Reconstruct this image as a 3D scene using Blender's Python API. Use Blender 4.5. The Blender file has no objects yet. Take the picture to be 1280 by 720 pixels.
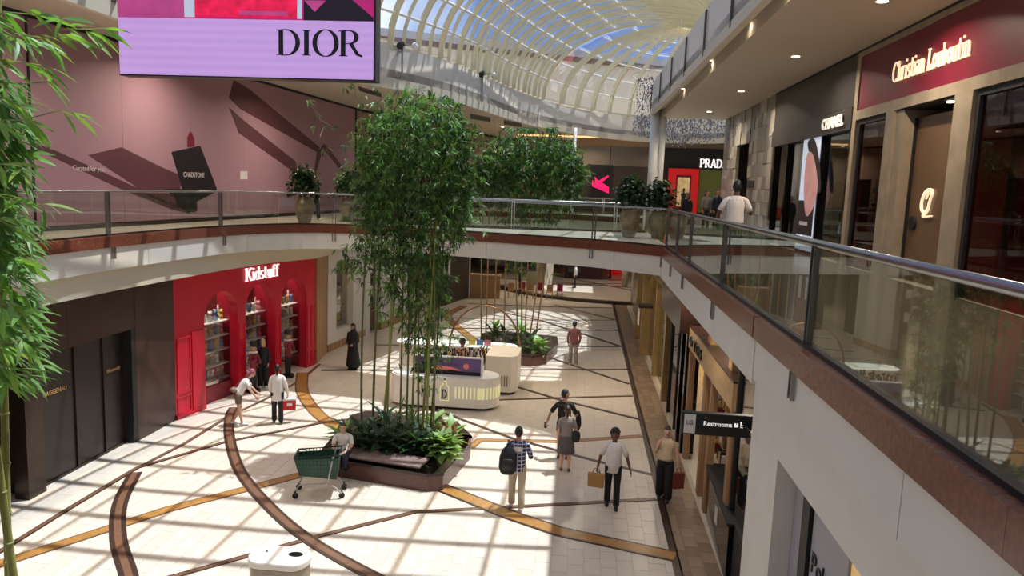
import bpy, bmesh, math, random
from mathutils import Vector, Matrix
random.seed(7)
R = math.radians
col = bpy.context.scene.collection
scn = bpy.context.scene

# ------------------------------------------------------------------ camera
FPX, ROLL, YAW, PITCH, CH = 930.0, 0.037, R(5.32244634), R(7.67451431), 6.8
_fw = Vector((-math.sin(YAW)*math.cos(PITCH), math.cos(YAW)*math.cos(PITCH), -math.sin(PITCH)))
_r0 = _fw.cross(Vector((0, 0, 1))).normalized(); _u0 = _r0.cross(_fw)
_r = math.cos(ROLL)*_r0 + math.sin(ROLL)*_u0
_u = -math.sin(ROLL)*_r0 + math.cos(ROLL)*_u0
cam = bpy.data.objects.new('camera', bpy.data.cameras.new('camera')); col.objects.link(cam)
m = Matrix((( _r.x, _u.x, -_fw.x, 0), (_r.y, _u.y, -_fw.y, 0), (_r.z, _u.z, -_fw.z, CH), (0, 0, 0, 1)))
cam.matrix_world = m
cam.data.sensor_width = 36.0; cam.data.lens = 36.0*FPX/1280.0
cam.data.clip_start = 0.05; cam.data.clip_end = 400
scn.camera = cam
CAMP = Vector((0, 0, CH))
def at(x, y, z=None, X=None, Y=None, W=None):
    """survey helper: the point of a known plane seen at a photo coordinate (W: a vertical wall through two ground points)"""
    d = _fw + _r*((x-640)/FPX) - _u*((y-360)/FPX)
    if z is not None: t = (z-CH)/d.z
    elif X is not None: t = X/d.x
    elif Y is not None: t = Y/d.y
    else:
        (ax, ay), (bx, by) = W; nx, ny = -(by-ay), (bx-ax)
        t = (ax*nx+ay*ny)/(d.x*nx+d.y*ny)
    return CAMP + d*t

# ------------------------------------------------------------------ light
w = bpy.data.worlds.new('sky'); scn.world = w; w.use_nodes = True
nt = w.node_tree; nt.nodes.clear()
n_out = nt.nodes.new('ShaderNodeOutputWorld'); n_bg = nt.nodes.new('ShaderNodeBackground')
n_tc = nt.nodes.new('ShaderNodeTexCoord'); n_no = nt.nodes.new('ShaderNodeTexNoise'); n_cr = nt.nodes.new('ShaderNodeValToRGB')
n_no.inputs['Scale'].default_value = 2.6; n_no.inputs['Detail'].default_value = 7
n_cr.color_ramp.elements[0].position = 0.48; n_cr.color_ramp.elements[0].color = (0.18, 0.26, 0.50, 1)
n_cr.color_ramp.elements[1].position = 0.66; n_cr.color_ramp.elements[1].color = (0.95, 0.93, 0.90, 1)
nt.links.new(n_tc.outputs['Generated'], n_no.inputs['Vector']); nt.links.new(n_no.outputs['Fac'], n_cr.inputs['Fac'])
nt.links.new(n_cr.outputs['Color'], n_bg.inputs['Color']); nt.links.new(n_bg.outputs['Background'], n_out.inputs['Surface'])
n_bg.inputs['Strength'].default_value = 1.6
sun = bpy.data.objects.new('sun', bpy.data.lights.new('sun', 'SUN')); col.objects.link(sun)
sun.data.energy = 8.0; sun.data.angle = R(0.53); sun.data.color = (1.0, 0.95, 0.88)
SUNV = Vector((0.28, 0.18, 1.0)).normalized()
sun.rotation_euler = SUNV.to_track_quat('Z', 'Y').to_euler()
scn.view_settings.view_transform = 'Standard'; scn.view_settings.look = 'None'
scn.view_settings.exposure = 0.1; scn.view_settings.gamma = 1.0; scn.view_settings.use_curve_mapping = False
LAMP = 1.2

# ------------------------------------------------------------------ materials
def lin(c):
    c = c/255.0
    return c/12.92 if c <= 0.04045 else ((c+0.055)/1.055)**2.4
_mats = {}
def M(name, rgb=None, rough=0.5, metal=0.0, var=0.10, scale=3.0, bump=0.0, emit=0.0, alpha=None, stretch=None, kind=None, bscale=None, coat=0.0):
    if name in _mats: return _mats[name]
    mt = bpy.data.materials.new(name); mt.use_nodes = True; t = mt.node_tree; N = t.nodes; L = t.links
    b = N['Principled BSDF']; c = tuple(lin(v) for v in rgb)
    b.inputs['Roughness'].default_value = rough; b.inputs['Metallic'].default_value = metal
    if coat: b.inputs['Coat Weight'].default_value = coat
    tc = N.new('ShaderNodeTexCoord'); mp = N.new('ShaderNodeMapping'); L.new(tc.outputs['Object'], mp.inputs['Vector'])
    if stretch: mp.inputs['Scale'].default_value = stretch
    if kind == 'brick':
        tx = N.new('ShaderNodeTexBrick'); tx.inputs['Scale'].default_value = scale
        tx.inputs['Color1'].default_value = (1, 1, 1, 1); tx.inputs['Color2'].default_value = (0.3, 0.3, 0.3, 1); tx.inputs['Mortar'].default_value = (0, 0, 0, 1)
        fac = tx.outputs['Color']
    elif kind == 'wave':
        tx = N.new('ShaderNodeTexWave'); tx.inputs['Scale'].default_value = scale; tx.inputs['Distortion'].default_value = 3; tx.inputs['Detail'].default_value = 3
        fac = tx.outputs['Fac']
    elif kind == 'lines':
        tx = N.new('ShaderNodeTexWave'); tx.bands_direction = 'Z'; tx.inputs['Scale'].default_value = scale; fac = tx.outputs['Fac']
    elif kind == 'check':
        tx = N.new('ShaderNodeTexChecker'); tx.inputs['Scale'].default_value = scale; fac = tx.outputs['Fac']
    else:
        tx = N.new('ShaderNodeTexNoise'); tx.inputs['Scale'].default_value = scale; tx.inputs['Detail'].default_value = 4
        fac = tx.outputs['Fac']
    L.new(mp.outputs['Vector'], tx.inputs['Vector'])
    cr = N.new('ShaderNodeValToRGB'); L.new(fac, cr.inputs['Fac'])
    lo = 0.3 if kind is None else 0.0; hi = 0.7 if kind is None else 1.0
    cr.color_ramp.elements[0].position = lo; cr.color_ramp.elements[1].position = hi
    cr.color_ramp.elements[0].color = tuple(v*(1-var) for v in c)+(1,)
    cr.color_ramp.elements[1].color = tuple(min(1, v*(1+var)) for v in c)+(1,)
    L.new(cr.outputs['Color'], b.inputs['Base Color'])
    if emit:
        L.new(cr.outputs['Color'], b.inputs['Emission Color']); b.inputs['Emission Strength'].default_value = emit
    if bump:
        bp = N.new('ShaderNodeBump'); bp.inputs['Strength'].default_value = bump; bp.inputs['Distance'].default_value = 0.02
        if bscale:
            t2 = N.new('ShaderNodeTexNoise'); t2.inputs['Scale'].default_value = bscale; L.new(mp.outputs['Vector'], t2.inputs['Vector']); L.new(t2.outputs['Fac'], bp.inputs['Height'])
        else: L.new(fac, bp.inputs['Height'])
        L.new(bp.outputs['Normal'], b.inputs['Normal'])
    _mats[name] = mt
    return mt
def glass(name, tint=(0.9, 0.95, 0.92), ior=1.5, rough=0.0, boost=1.0):
    if name in _mats: return _mats[name]
    mt = bpy.data.materials.new(name); mt.use_nodes = True; t = mt.node_tree; N = t.nodes; L = t.links; N.clear()
    o = N.new('ShaderNodeOutputMaterial'); tr = N.new('ShaderNodeBsdfTransparent'); gl = N.new('ShaderNodeBsdfGlossy'); mx = N.new('ShaderNodeMixShader'); fr = N.new('ShaderNodeFresnel')
    tr.inputs['Color'].default_value = (*tint, 1); gl.inputs['Roughness'].default_value = rough; 
    ge = N.new('ShaderNodeNewGeometry'); mi = N.new('ShaderNodeMapRange'); mi.inputs['To Min'].default_value = ior; mi.inputs['To Max'].default_value = 1.0/ior
    L.new(ge.outputs['Backfacing'], mi.inputs['Value']); L.new(mi.outputs['Result'], fr.inputs['IOR'])
    mu = N.new('ShaderNodeMath'); mu.operation = 'MULTIPLY'; mu.inputs[1].default_value = boost; mu.use_clamp = True
    L.new(fr.outputs['Fac'], mu.inputs[0]); L.new(mu.outputs[0], mx.inputs['Fac']); L.new(tr.outputs[0], mx.inputs[1]); L.new(gl.outputs[0], mx.inputs[2]); L.new(mx.outputs[0], o.inputs['Surface'])
    _mats[name] = mt
    return mt
def leafmat(name, rgb, var=0.35):
    if name in _mats: return _mats[name]
    mt = M(name, rgb, rough=0.45, var=var, scale=4.0)
    t = mt.node_tree; N = t.nodes; L = t.links; b = N['Principled BSDF']; o = N['Material Output']
    tl = N.new('ShaderNodeBsdfTranslucent'); mx = N.new('ShaderNodeMixShader'); mx.inputs['Fac'].default_value = 0.35
    tl.inputs['Color'].default_value = (min(1, lin(rgb[0])*1.8), min(1, lin(rgb[1])*1.8), lin(rgb[2]), 1)
    L.new(b.outputs[0], mx.inputs[1]); L.new(tl.outputs[0], mx.inputs[2]); L.new(mx.outputs[0], o.inputs['Surface'])
    return mt

M('cream_stone', (204, 191, 175), rough=0.28, var=0.04, scale=0.9)
M('cream_stone_cool', (199, 187, 170), rough=0.28, var=0.04, scale=0.9)
M('grout', (180, 167, 148), rough=0.6)
M('gold_stone', (158, 114, 60), rough=0.3, var=0.16, scale=6)
M('brown_stone', (112, 80, 60), rough=0.3, var=0.14, scale=7)
M('dark_stone', (62, 44, 36), rough=0.3, var=0.14, scale=7)
M('tan_paver', (140, 118, 98), rough=0.3, var=0.12, scale=1.7)
M('tan_paver_dark', (122, 100, 82), rough=0.3, var=0.12, scale=1.7)
M('red_granite', (112, 62, 46), rough=0.25, var=0.28, scale=22)
M('white_plaster', (216, 210, 198), rough=0.6, var=0.03, scale=2)
M('cream_plaster', (204, 194, 172), rough=0.65, var=0.03, scale=2)
M('ceiling_paint', (188, 176, 158), rough=0.75, var=0.02, scale=1)
M('vent_dark', (84, 76, 62), rough=0.6)
M('slot_black', (22, 19, 18), rough=0.6)
M('steel', (150, 150, 148), rough=0.25, metal=0.9, var=0.05)
M('dark_steel', (70, 66, 62), rough=0.3, metal=0.8, var=0.05)
M('cream_steel', (222, 210, 172), rough=0.45, var=0.03)
M('white_steel', (228, 226, 220), rough=0.4, var=0.03)
M('pink_hoarding', (164, 126, 138), rough=0.6, var=0.05, scale=0.3)
M('plum_print', (88, 48, 56), rough=0.6, var=0.10, scale=0.6)
M('black_print', (20, 14, 18), rough=0.5)
M('white_print', (226, 214, 214), rough=0.5)
M('bronze_wall', (66, 44, 38), rough=0.28, metal=0.3, var=0.22, scale=1.1)
M('bronze_mesh', (50, 42, 40), rough=0.35, metal=0.4, var=0.5, scale=42, kind='lines')
M('bronze_trim', (64, 50, 42), rough=0.3, metal=0.5)
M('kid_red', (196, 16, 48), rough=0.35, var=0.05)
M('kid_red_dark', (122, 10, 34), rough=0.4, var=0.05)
M('timber', (168, 128, 88), rough=0.5, var=0.22, scale=2.2, kind='wave', stretch=(3, 3, 0.4))
M('timber_pale', (196, 160, 114), rough=0.5, var=0.14, scale=2.5, kind='wave', stretch=(1, 1, 3))
M('black_gloss', (16, 15, 16), rough=0.08, var=0.1)
M('black_matt', (24, 22, 22), rough=0.55)
M('charcoal', (52, 48, 46), rough=0.4)
M('marble_grey', (140, 134, 124), rough=0.3, var=0.22, scale=2); M('marble_light', (172, 165, 152), rough=0.25, var=0.15, scale=2); M('marble_dark', (112, 106, 98), rough=0.3, var=0.2, scale=2)
M('beige_marble', (150, 134, 114), rough=0.25, var=0.14, scale=2.6)
M('beige_wall', (132, 116, 94), rough=0.6, var=0.08, scale=1)
M('brown_wall', (70, 56, 46), rough=0.55, var=0.10)
M('louboutin_red', (112, 18, 42), rough=0.4, var=0.30, scale=26, kind='check', bump=0.4, stretch=(1, 1, 1.7))
M('maroon', (120, 24, 44), rough=0.45, var=0.3, scale=1.4)
M('tan_leather', (104, 78, 54), rough=0.35, var=0.16, scale=2)
M('louver_white', (225, 224, 220), rough=0.4); M('recess_shade_grey', (158, 154, 160), rough=0.5, var=.04)  # grey for white panels, the recess's shade put into the colour
M('letter_white', (246, 240, 238), rough=0.4, var=0.0, emit=0.8)
M('letter_warm', (250, 222, 186), rough=0.4, var=0.0, emit=0.75)
M('letter_gold', (206, 166, 108), rough=0.35, metal=0.2)
M('lamp_glow', (255, 236, 205), rough=0.4, var=0.0, emit=9.0)
M('cove_glow', (255, 206, 140), rough=0.4, var=0.0, emit=1.3)
M('soil', (46, 36, 28), rough=0.9, var=0.3, scale=9, bump=0.5)
M('planter_granite', (52, 38, 36), rough=0.22, var=0.25, scale=20)
M('planter_side', (92, 58, 50), rough=0.3, var=0.2, scale=20)
M('bench_wood', (128, 108, 102), rough=0.5, var=0.1, scale=3, kind='wave', stretch=(0.3, 3, 1))
M('culm', (138, 140, 72), rough=0.4, var=0.25, scale=3)
M('culm_dark', (96, 98, 54), rough=0.4, var=0.25, scale=3)
leafmat('leaf_bamboo', (98, 136, 68)); leafmat('leaf_near', (112, 158, 58), 0.3); leafmat('leaf_dark', (38, 62, 32)); leafmat('leaf_mid', (56, 84, 46)); leafmat('leaf_pale', (142, 168, 108), 0.25); leafmat('leaf_red', (118, 58, 46)); leafmat('leaf_yellow', (120, 150, 60))
M('pot_glaze', (138, 118, 92), rough=0.3, var=0.35, scale=4)
M('kiosk_white', (226, 218, 204), rough=0.35, var=0.03)
M('kiosk_glow', (226, 220, 168), rough=0.4, var=0.0, emit=0.35)
M('kiosk_slot', (120, 106, 76), rough=0.5)
M('cart_green', (26, 66, 48), rough=0.4, var=0.1)
M('cart_grey', (176, 172, 166), rough=0.35, metal=0.3)
M('rubber', (26, 25, 25), rough=0.7)
M('stone_facade', (214, 198, 172), rough=0.8, var=0.06, scale=0.2)
M('bin_white', (224, 218, 208), rough=0.3, var=0.02)
M('crystal', (150, 146, 148), rough=0.15, metal=0.6, var=0.3)
M('prada_red', (196, 20, 20), rough=0.4, var=0.05, emit=0.35)
M('pink_glow', (255, 150, 150), rough=0.4, var=0.0, emit=1.0)
M('curtain_green', (96, 100, 44), rough=0.6, var=0.4, scale=8, kind='wave', stretch=(6, 1, 0.2), emit=0.15)
M('shop_lit_glow', (216, 180, 120), rough=0.6, var=0.3, scale=3, emit=0.35)  # self-glowing backs stand in for the light inside the shops
glass('rail_glass', (0.86, 0.91, 0.87), 1.52, 0.0, 1.5)
glass('shop_glass', (0.80, 0.82, 0.82), 1.5, 0.0, 1.3)
glass('wine_glass', (0.62, 0.26, 0.30), 1.5, 0.0, 1.0)
glass('roof_glass', (0.80, 0.86, 0.93), 1.45)

# ------------------------------------------------------------------ mesh helpers
class MB:
    def __init__(s): s.v = []; s.f = []
    def add(s, vs, fs):
        o = len(s.v); s.v += [tuple(v) for v in vs]; s.f += [tuple(i+o for i in f) for f in fs]; return s
    def box(s, a, b):
        x0, y0, z0 = a; x1, y1, z1 = b
        return s.add([(x0,y0,z0),(x1,y0,z0),(x1,y1,z0),(x0,y1,z0),(x0,y0,z1),(x1,y0,z1),(x1,y1,z1),(x0,y1,z1)],
                     [(0,3,2,1),(4,5,6,7),(0,1,5,4),(1,2,6,5),(2,3,7,6),(3,0,4,7)])
    def hexa(s, p):   # 8 points: 4 of one face, 4 of the opposite one
        return s.add(p, [(0,3,2,1),(4,5,6,7),(0,1,5,4),(1,2,6,5),(2,3,7,6),(3,0,4,7)])
    def prism(s, poly, z0, z1):
        n = len(poly); return s.add([(x,y,z0) for x,y in poly]+[(x,y,z1) for x,y in poly],
            [tuple(range(n-1,-1,-1)), tuple(range(n,2*n))]+[(i,(i+1)%n,(i+1)%n+n,i+n) for i in range(n)])
    def panel(s, poly, d):    # planar 3D polygon pushed along d
        n = len(poly); d = Vector(d); P = [Vector(p) for p in poly]
        return s.add([tuple(p) for p in P]+[tuple(p+d) for p in P], [tuple(range(n-1,-1,-1)), tuple(range(n,2*n))]+[(i,(i+1)%n,(i+1)%n+n,i+n) for i in range(n)])
    def loft(s, path, rad, side=(1,0,0), n=8, cap=True):
        P = [Vector(p) for p in path]; side = Vector(side); rings = []
        if not isinstance(rad, (list, tuple)): rad = [rad]*len(P)
        rad = [(r, r) if not isinstance(r, (list, tuple)) else r for r in rad]
        for i, p in enumerate(P):
            t = (P[min(i+1, len(P)-1)]-P[max(i-1, 0)]).normalized()
            sd = side - side.dot(t)*t
            if sd.length < 1e-3: sd = Vector((0,1,0)) - Vector((0,1,0)).dot(t)*t
            sd.normalize(); bn = t.cross(sd); rings.append((p, sd, bn, t))
        vs = []; seq = []
        for (p, sd, bn, t), (a, b) in zip(rings, rad): seq.append((p, sd, bn, a, b))
        if cap:
            p, sd, bn, t = rings[0]; a, b = rad[0]; seq.insert(0, (p-t*min(a,b)*0.5, sd, bn, a*0.65, b*0.65))
            p, sd, bn, t = rings[-1]; a, b = rad[-1]; seq.append((p+t*min(a,b)*0.5, sd, bn, a*0.65, b*0.65))
        for p, sd, bn, a, b in seq:
            for k in range(n):
                q = 2*math.pi*k/n; vs.append(tuple(p+sd*a*math.cos(q)+bn*b*math.sin(q)))
        fs = []
        for i in range(len(seq)-1):
            for k in range(n): fs.append((i*n+k, i*n+(k+1)%n, (i+1)*n+(k+1)%n, (i+1)*n+k))
        fs.append(tuple(range(n-1,-1,-1))); fs.append(tuple(range((len(seq)-1)*n, len(seq)*n)))
        return s.add(vs, fs)
    def tube(s, path, r, n=6): return s.loft(path, r, n=n, cap=False)
    def lathe(s, prof, c=(0,0,0), n=16, sx=1.0, sy=1.0):
        vs = [(c[0]+r*sx*math.cos(2*math.pi*k/n), c[1]+r*sy*math.sin(2*math.pi*k/n), c[2]+z) for r, z in prof for k in range(n)]
        fs = [(i*n+k, i*n+(k+1)%n, (i+1)*n+(k+1)%n, (i+1)*n+k) for i in range(len(prof)-1) for k in range(n)]
        fs += [tuple(range(n-1,-1,-1)), tuple(range((len(prof)-1)*n, len(prof)*n))]
        return s.add(vs, fs)
    def ball(s, c, r, n=10, m_=7, f=None):
        r = (r, r, r) if not isinstance(r, (list, tuple)) else r
        prof = []; vs = []
        for i in range(m_+1):
            a = math.pi*(i+0.02 if i == 0 else (i-0.02 if i == m_ else i))/m_
            for k in range(n):
                q = 2*math.pi*k/n; v = Vector((math.sin(a)*math.cos(q), math.sin(a)*math.sin(q), -math.cos(a)))
                if f: v = f(v)
                vs.append((c[0]+r[0]*v.x, c[1]+r[1]*v.y, c[2]+r[2]*v.z))
        fs = [(i*n+k, i*n+(k+1)%n, (i+1)*n+(k+1)%n, (i+1)*n+k) for i in range(m_) for k in range(n)]
        return s.add(vs, fs)
    def strip(s, path, t0, t1, z0, z1, closed=False):
        """a wall of constant height along a plan path, from offset t0 to t1 on its left side"""
        A = offset(path, t0, closed); B = offset(path, t1, closed); n = len(path)
        for i in range(n if closed else n-1):
            j = (i+1) % n; a0, a1, b1, b0 = A[i], A[j], B[j], B[i]
            s.hexa([(*a0,z0),(*a1,z0),(*b1,z0),(*b0,z0),(*a0,z1),(*a1,z1),(*b1,z1),(*b0,z1)])
        return s
ORG = {}
def org(o):
    while o is not None:
        if o.name in ORG: return ORG[o.name]
        o = o.parent
    return None
def obj(name, mb, mat, parent=None, smooth=False, kind=None, label=None, bevel=0.0):
    me = bpy.data.meshes.new(name)
    vs = mb.v
    og = org(parent)
    if og: vs = [(v[0]-og[0], v[1]-og[1], v[2]-og[2]) for v in vs]
    me.from_pydata(vs, [], mb.f); me.update()
    bm = bmesh.new(); bm.from_mesh(me); bmesh.ops.recalc_face_normals(bm, faces=bm.faces); bm.to_mesh(me); bm.free()
    me.materials.append(_mats[mat] if isinstance(mat, str) else mat)
    if smooth: me.polygons.foreach_set('use_smooth', [True]*len(me.polygons))
    o = bpy.data.objects.new(name, me); col.objects.link(o); o.parent = parent
    if kind: o['kind'] = kind
    if label: o['label'] = label
    if bevel:
        bv = o.modifiers.new('edge', 'BEVEL'); bv.width = bevel; bv.segments = 2; bv.limit_method = 'ANGLE'
    return o
def struct(name, mb, mat, parent=None, **k):
    o = obj(name, mb, mat, parent, **k)
    if parent is None: o['kind'] = 'structure'
    return o
def tag(o, label, cat, group=None):
    o['label'] = label; o['category'] = cat
    if group: o['group'] = group
    return o
def thing(name, label, cat, loc=(0,0,0), rz=0.0, group=None, world=True):
    o = bpy.data.objects.new(name, None); col.objects.link(o); o.empty_display_size = 0.1
    o.location = loc; o.rotation_euler = (0, 0, rz); tag(o, label, cat, group)
    if world: ORG[o.name] = tuple(loc)
    return o
def setting(name, loc=(0,0,0)):
    o = bpy.data.objects.new(name, None); col.objects.link(o); o['kind'] = 'structure'; o.location = loc; ORG[o.name] = tuple(loc); return o
def place(src, parent, loc, rz=0.0, scale=None, name=None, rot=None):
    c = src.copy(); col.objects.link(c); c.parent = parent; c.location = loc
    c.rotation_euler = rot if rot else (0, 0, rz)
    if scale: c.scale = scale if isinstance(scale, tuple) else (scale,)*3
    return c
KIDS = {}
def dup(root, loc, rz=0.0, label=None, group=None, scale=None):
    if root.name not in KIDS: KIDS[root.name] = [(ch, list(ch.children)) for ch in root.children]
    r = root.copy(); col.objects.link(r); r.location = loc; r.rotation_euler = (0, 0, rz)
    if scale: r.scale = (scale,)*3
    if label: r['label'] = label
    if group: r['group'] = group
    for ch, gs in KIDS[root.name]:
        c = ch.copy(); col.objects.link(c); c.parent = r
        for g in gs:
            d = g.copy(); col.objects.link(d); d.parent = c
    return r
def offset(path, t, closed=False):
    out = []; n = len(path)
    for i in range(n):
        if closed: a, b, c = Vector(path[i-1]).to_2d(), Vector(path[i]).to_2d(), Vector(path[(i+1) % n]).to_2d()
        else: a, b, c = Vector(path[max(i-1, 0)]).to_2d(), Vector(path[i]).to_2d(), Vector(path[min(i+1, n-1)]).to_2d()
        d1 = (b-a).normalized() if (b-a).length > 1e-6 else (c-b).normalized()
        d2 = (c-b).normalized() if (c-b).length > 1e-6 else d1
        n1 = Vector((-d1.y, d1.x)); n2 = Vector((-d2.y, d2.x)); mm = (n1+n2); mm = mm/max(0.5, mm.dot(n1)) if mm.length > 1e-6 else n1
        out.append((b.x+mm.x*t, b.y+mm.y*t))
    return out
def smooth_path(pts, k=6, closed=False):
    out = []; n = len(pts); P = [Vector(p).to_2d() if len(p) == 2 else Vector(p) for p in pts]
    rng = range(n if closed else n-1)
    for i in rng:
        p1, p2 = P[i], P[(i+1) % n]
        p0 = P[i-1] if (closed or i > 0) else p1*2-p2
        p3 = P[(i+2) % n] if (closed or i+2 < n) else p2*2-p1
        for j in range(k):
            t = j/k
            out.append(tuple(0.5*((2*p1)+(p2-p0)*t+(2*p0-5*p1+4*p2-p3)*t*t+(3*p1-p0-3*p2+p3)*t**3)))
    if not closed: out.append(tuple(P[-1]))
    return out
def flat_with_holes(outer, holes, z0, z1):
    cu = bpy.data.curves.new('plan', 'CURVE'); cu.dimensions = '2D'; cu.fill_mode = 'BOTH'; cu.extrude = (z1-z0)/2
    for lp in [outer]+holes:
        sp = cu.splines.new('POLY'); sp.points.add(len(lp)-1); sp.use_cyclic_u = True
        for i, p in enumerate(lp): sp.points[i].co = (p[0], p[1], 0, 1)
    o = bpy.data.objects.new('plan', cu); col.objects.link(o)
    dg = bpy.context.evaluated_depsgraph_get(); me = o.evaluated_get(dg).to_mesh()
    mb = MB(); mb.add([(v.co.x, v.co.y, v.co.z+(z0+z1)/2) for v in me.vertices], [tuple(p.vertices) for p in me.polygons])
    bpy.data.objects.remove(o); bpy.data.curves.remove(cu)
    return mb

# ------------------------------------------------------------------ lettering
def arc(cx, cy, rx, ry, a0, a1, n=12):
    return [(cx+rx*math.cos(R(a0+(a1-a0)*i/n)), cy+ry*math.sin(R(a0+(a1-a0)*i/n))) for i in range(n+1)]
# serif alphabet: (advance, strokes, serifs(x, y, half width))
GL = {
 'D': (0.86, [[(0.14,0),(0.14,1)], [(0.14,1),(0.32,1)]+arc(0.32,0.5,0.44,0.5,90,-90)+[(0.14,0)]], [(0.08,0,0.12),(0.08,1,0.12)]),
 'I': (0.40, [[(0.2,0),(0.2,1)]], [(0.2,0,0.15),(0.2,1,0.15)]),
 'O': (0.96, [arc(0.48,0.5,0.40,0.52,0,360,24)], []),
 'R': (0.86, [[(0.14,0),(0.14,1)], [(0.14,1),(0.36,1)]+arc(0.36,0.75,0.26,0.25,90,-90)+[(0.14,0.5)], [(0.42,0.5),(0.66,0.08),(0.84,0)]], [(0.14,0,0.15),(0.08,1,0.12)]),
 'P': (0.74, [[(0.14,0),(0.14,1)], [(0.14,1),(0.38,1)]+arc(0.38,0.73,0.27,0.27,90,-90)+[(0.14,0.46)]], [(0.14,0,0.16),(0.08,1,0.12)]),
 'A': (0.86, [[(0.08,0),(0.40,1)], [(0.40,1),(0.74,0)], [(0.2,0.34),(0.62,0.34)]], [(0.08,0,0.12),(0.74,0,0.14)]),
 'G': (0.92, [arc(0.46,0.5,0.38,0.5,50,330,20), [(0.80,0.02),(0.80,0.42)]], [(0.76,0.42,0.14)]),
 'U': (0.86, [[(0.14,1),(0.14,0.35)]+arc(0.42,0.32,0.28,0.32,180,360)+[(0.70,1)]], [(0.14,1,0.14),(0.70,1,0.14)]),
 'C': (0.80, [arc(0.46,0.5,0.38,0.5,45,315,20), [(0.73,0.98),(0.73,0.74)]], []),
 'K': (0.80, [[(0.14,0),(0.14,1)], [(0.14,0.42),(0.66,1)], [(0.32,0.60),(0.70,0)]], [(0.14,0,0.15),(0.14,1,0.15),(0.66,1,0.13),(0.70,0,0.14)]),
 'L': (0.66, [[(0.16,1),(0.16,0)], [(0.16,0),(0.58,0)], [(0.58,0),(0.60,0.24)]], [(0.16,1,0.15),(0.12,0,0.12)]),
 'h': (0.60, [[(0.12,0),(0.12,1)], arc(0.29,0.42,0.17,0.24,180,0)+[(0.46,0)]], [(0.12,0,0.11),(0.46,0,0.11),(0.08,1,0.08)]),
 'r': (0.46, [[(0.12,0),(0.12,0.66)], arc(0.30,0.46,0.17,0.2,170,50)], [(0.12,0,0.12),(0.08,0.66,0.08)]),
 'i': (0.30, [[(0.14,0),(0.14,0.66)], [(0.14,0.84),(0.14,0.96)]], [(0.14,0,0.11),(0.10,0.66,0.08)]),
 's': (0.48, [arc(0.24,0.49,0.15,0.17,40,270,10)+arc(0.22,0.16,0.17,0.16,90,-150,10)], []),
 't': (0.40, [[(0.16,0.92),(0.16,0.12)]+arc(0.26,0.12,0.10,0.11,180,300,6), [(0.02,0.66),(0.32,0.66)]], []),
 'a': (0.54, [arc(0.24,0.48,0.16,0.18,150,0,8)+[(0.40,0.02)], arc(0.23,0.19,0.16,0.19,60,330,12)], [(0.44,0,0.07)]),
 'n': (0.60, [[(0.12,0),(0.12,0.66)], arc(0.29,0.42,0.17,0.24,180,0)+[(0.46,0)]], [(0.12,0,0.11),(0.46,0,0.11),(0.08,0.66,0.08)]),
 'o': (0.54, [arc(0.26,0.33,0.20,0.33,0,360,16)], []),
 'u': (0.60, [[(0.12,0.66),(0.12,0.24)]+arc(0.28,0.22,0.16,0.22,180,340)+[(0.46,0.66)], [(0.46,0.66),(0.46,0)]], [(0.08,0.66,0.08),(0.42,0.66,0.08),(0.50,0,0.08)]),
 'b': (0.58, [[(0.12,1),(0.12,0)], arc(0.26,0.33,0.20,0.33,140,-140,14)], [(0.08,1,0.08)]),
 'd': (0.60, [[(0.46,1),(0.46,0)], arc(0.28,0.33,0.20,0.33,40,320,14)], [(0.42,1,0.08),(0.50,0,0.08)]),
 'f': (0.42, [[(0.14,0),(0.14,0.8)]+arc(0.28,0.80,0.14,0.19,180,40,8), [(0.02,0.66),(0.34,0.66)]], [(0.14,0,0.12)]),
 ' ': (0.32, [], []),
}
def lettering(name, text, W, H, o, ux, uz, mat, parent, thick=0.16, thin=0.05, depth=0.02, gap=0.02):
    """serif letters W wide and H high from point o along ux, up uz; out is ux x uz"""
    ux = Vector(ux).normalized(); uz = Vector(uz).normalized(); nn = ux.cross(uz); o = Vector(o)
    adv = sum(GL[c][0]+gap for c in text); sx = W/adv; sy = H; x = 0; mb = MB()
    def pt(p, q=0): return o+ux*(p[0]*sx)+uz*(p[1]*sy)+nn*q
    def quad(a, b, c, d):
        vs = [pt(a), pt(b), pt(c), pt(d)]; mb.add([tuple(v) for v in vs]+[tuple(v+nn*depth) for v in vs], [(3,2,1,0),(4,5,6,7),(0,1,5,4),(1,2,6,5),(2,3,7,6),(3,0,4,7)])
    for c in text:
        a, st, sf = GL[c]
        for line in st:
            L_ = []
            for i, p in enumerate(line):
                q0, q1 = line[max(i-1, 0)], line[min(i+1, len(line)-1)]
                dx, dy = q1[0]-q0[0], q1[1]-q0[1]; ln = math.hypot(dx, dy) or 1
                wd = thin+(thick-thin)*(abs(dy)/ln)**1.5
                if c == 'A' and dx > 0 and dy > 0: wd = thin*1.6
                nx, ny = -dy/ln*wd/2, dx/ln*wd/2*0.9
                L_.append(((x+p[0]+nx, p[1]+ny), (x+p[0]-nx, p[1]-ny)))
            for i in range(len(L_)-1): quad(L_[i][0], L_[i+1][0], L_[i+1][1], L_[i][1])
        for sxx, sy_, hw in sf: 
            y0 = sy_-thin if sy_ > 0.5 else sy_
            quad((x+sxx-hw, y0), (x+sxx+hw, y0), (x+sxx+hw, y0+thin), (x+sxx-hw, y0+thin))
        x += a+gap
    return obj(name, mb, mat, parent)
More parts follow.
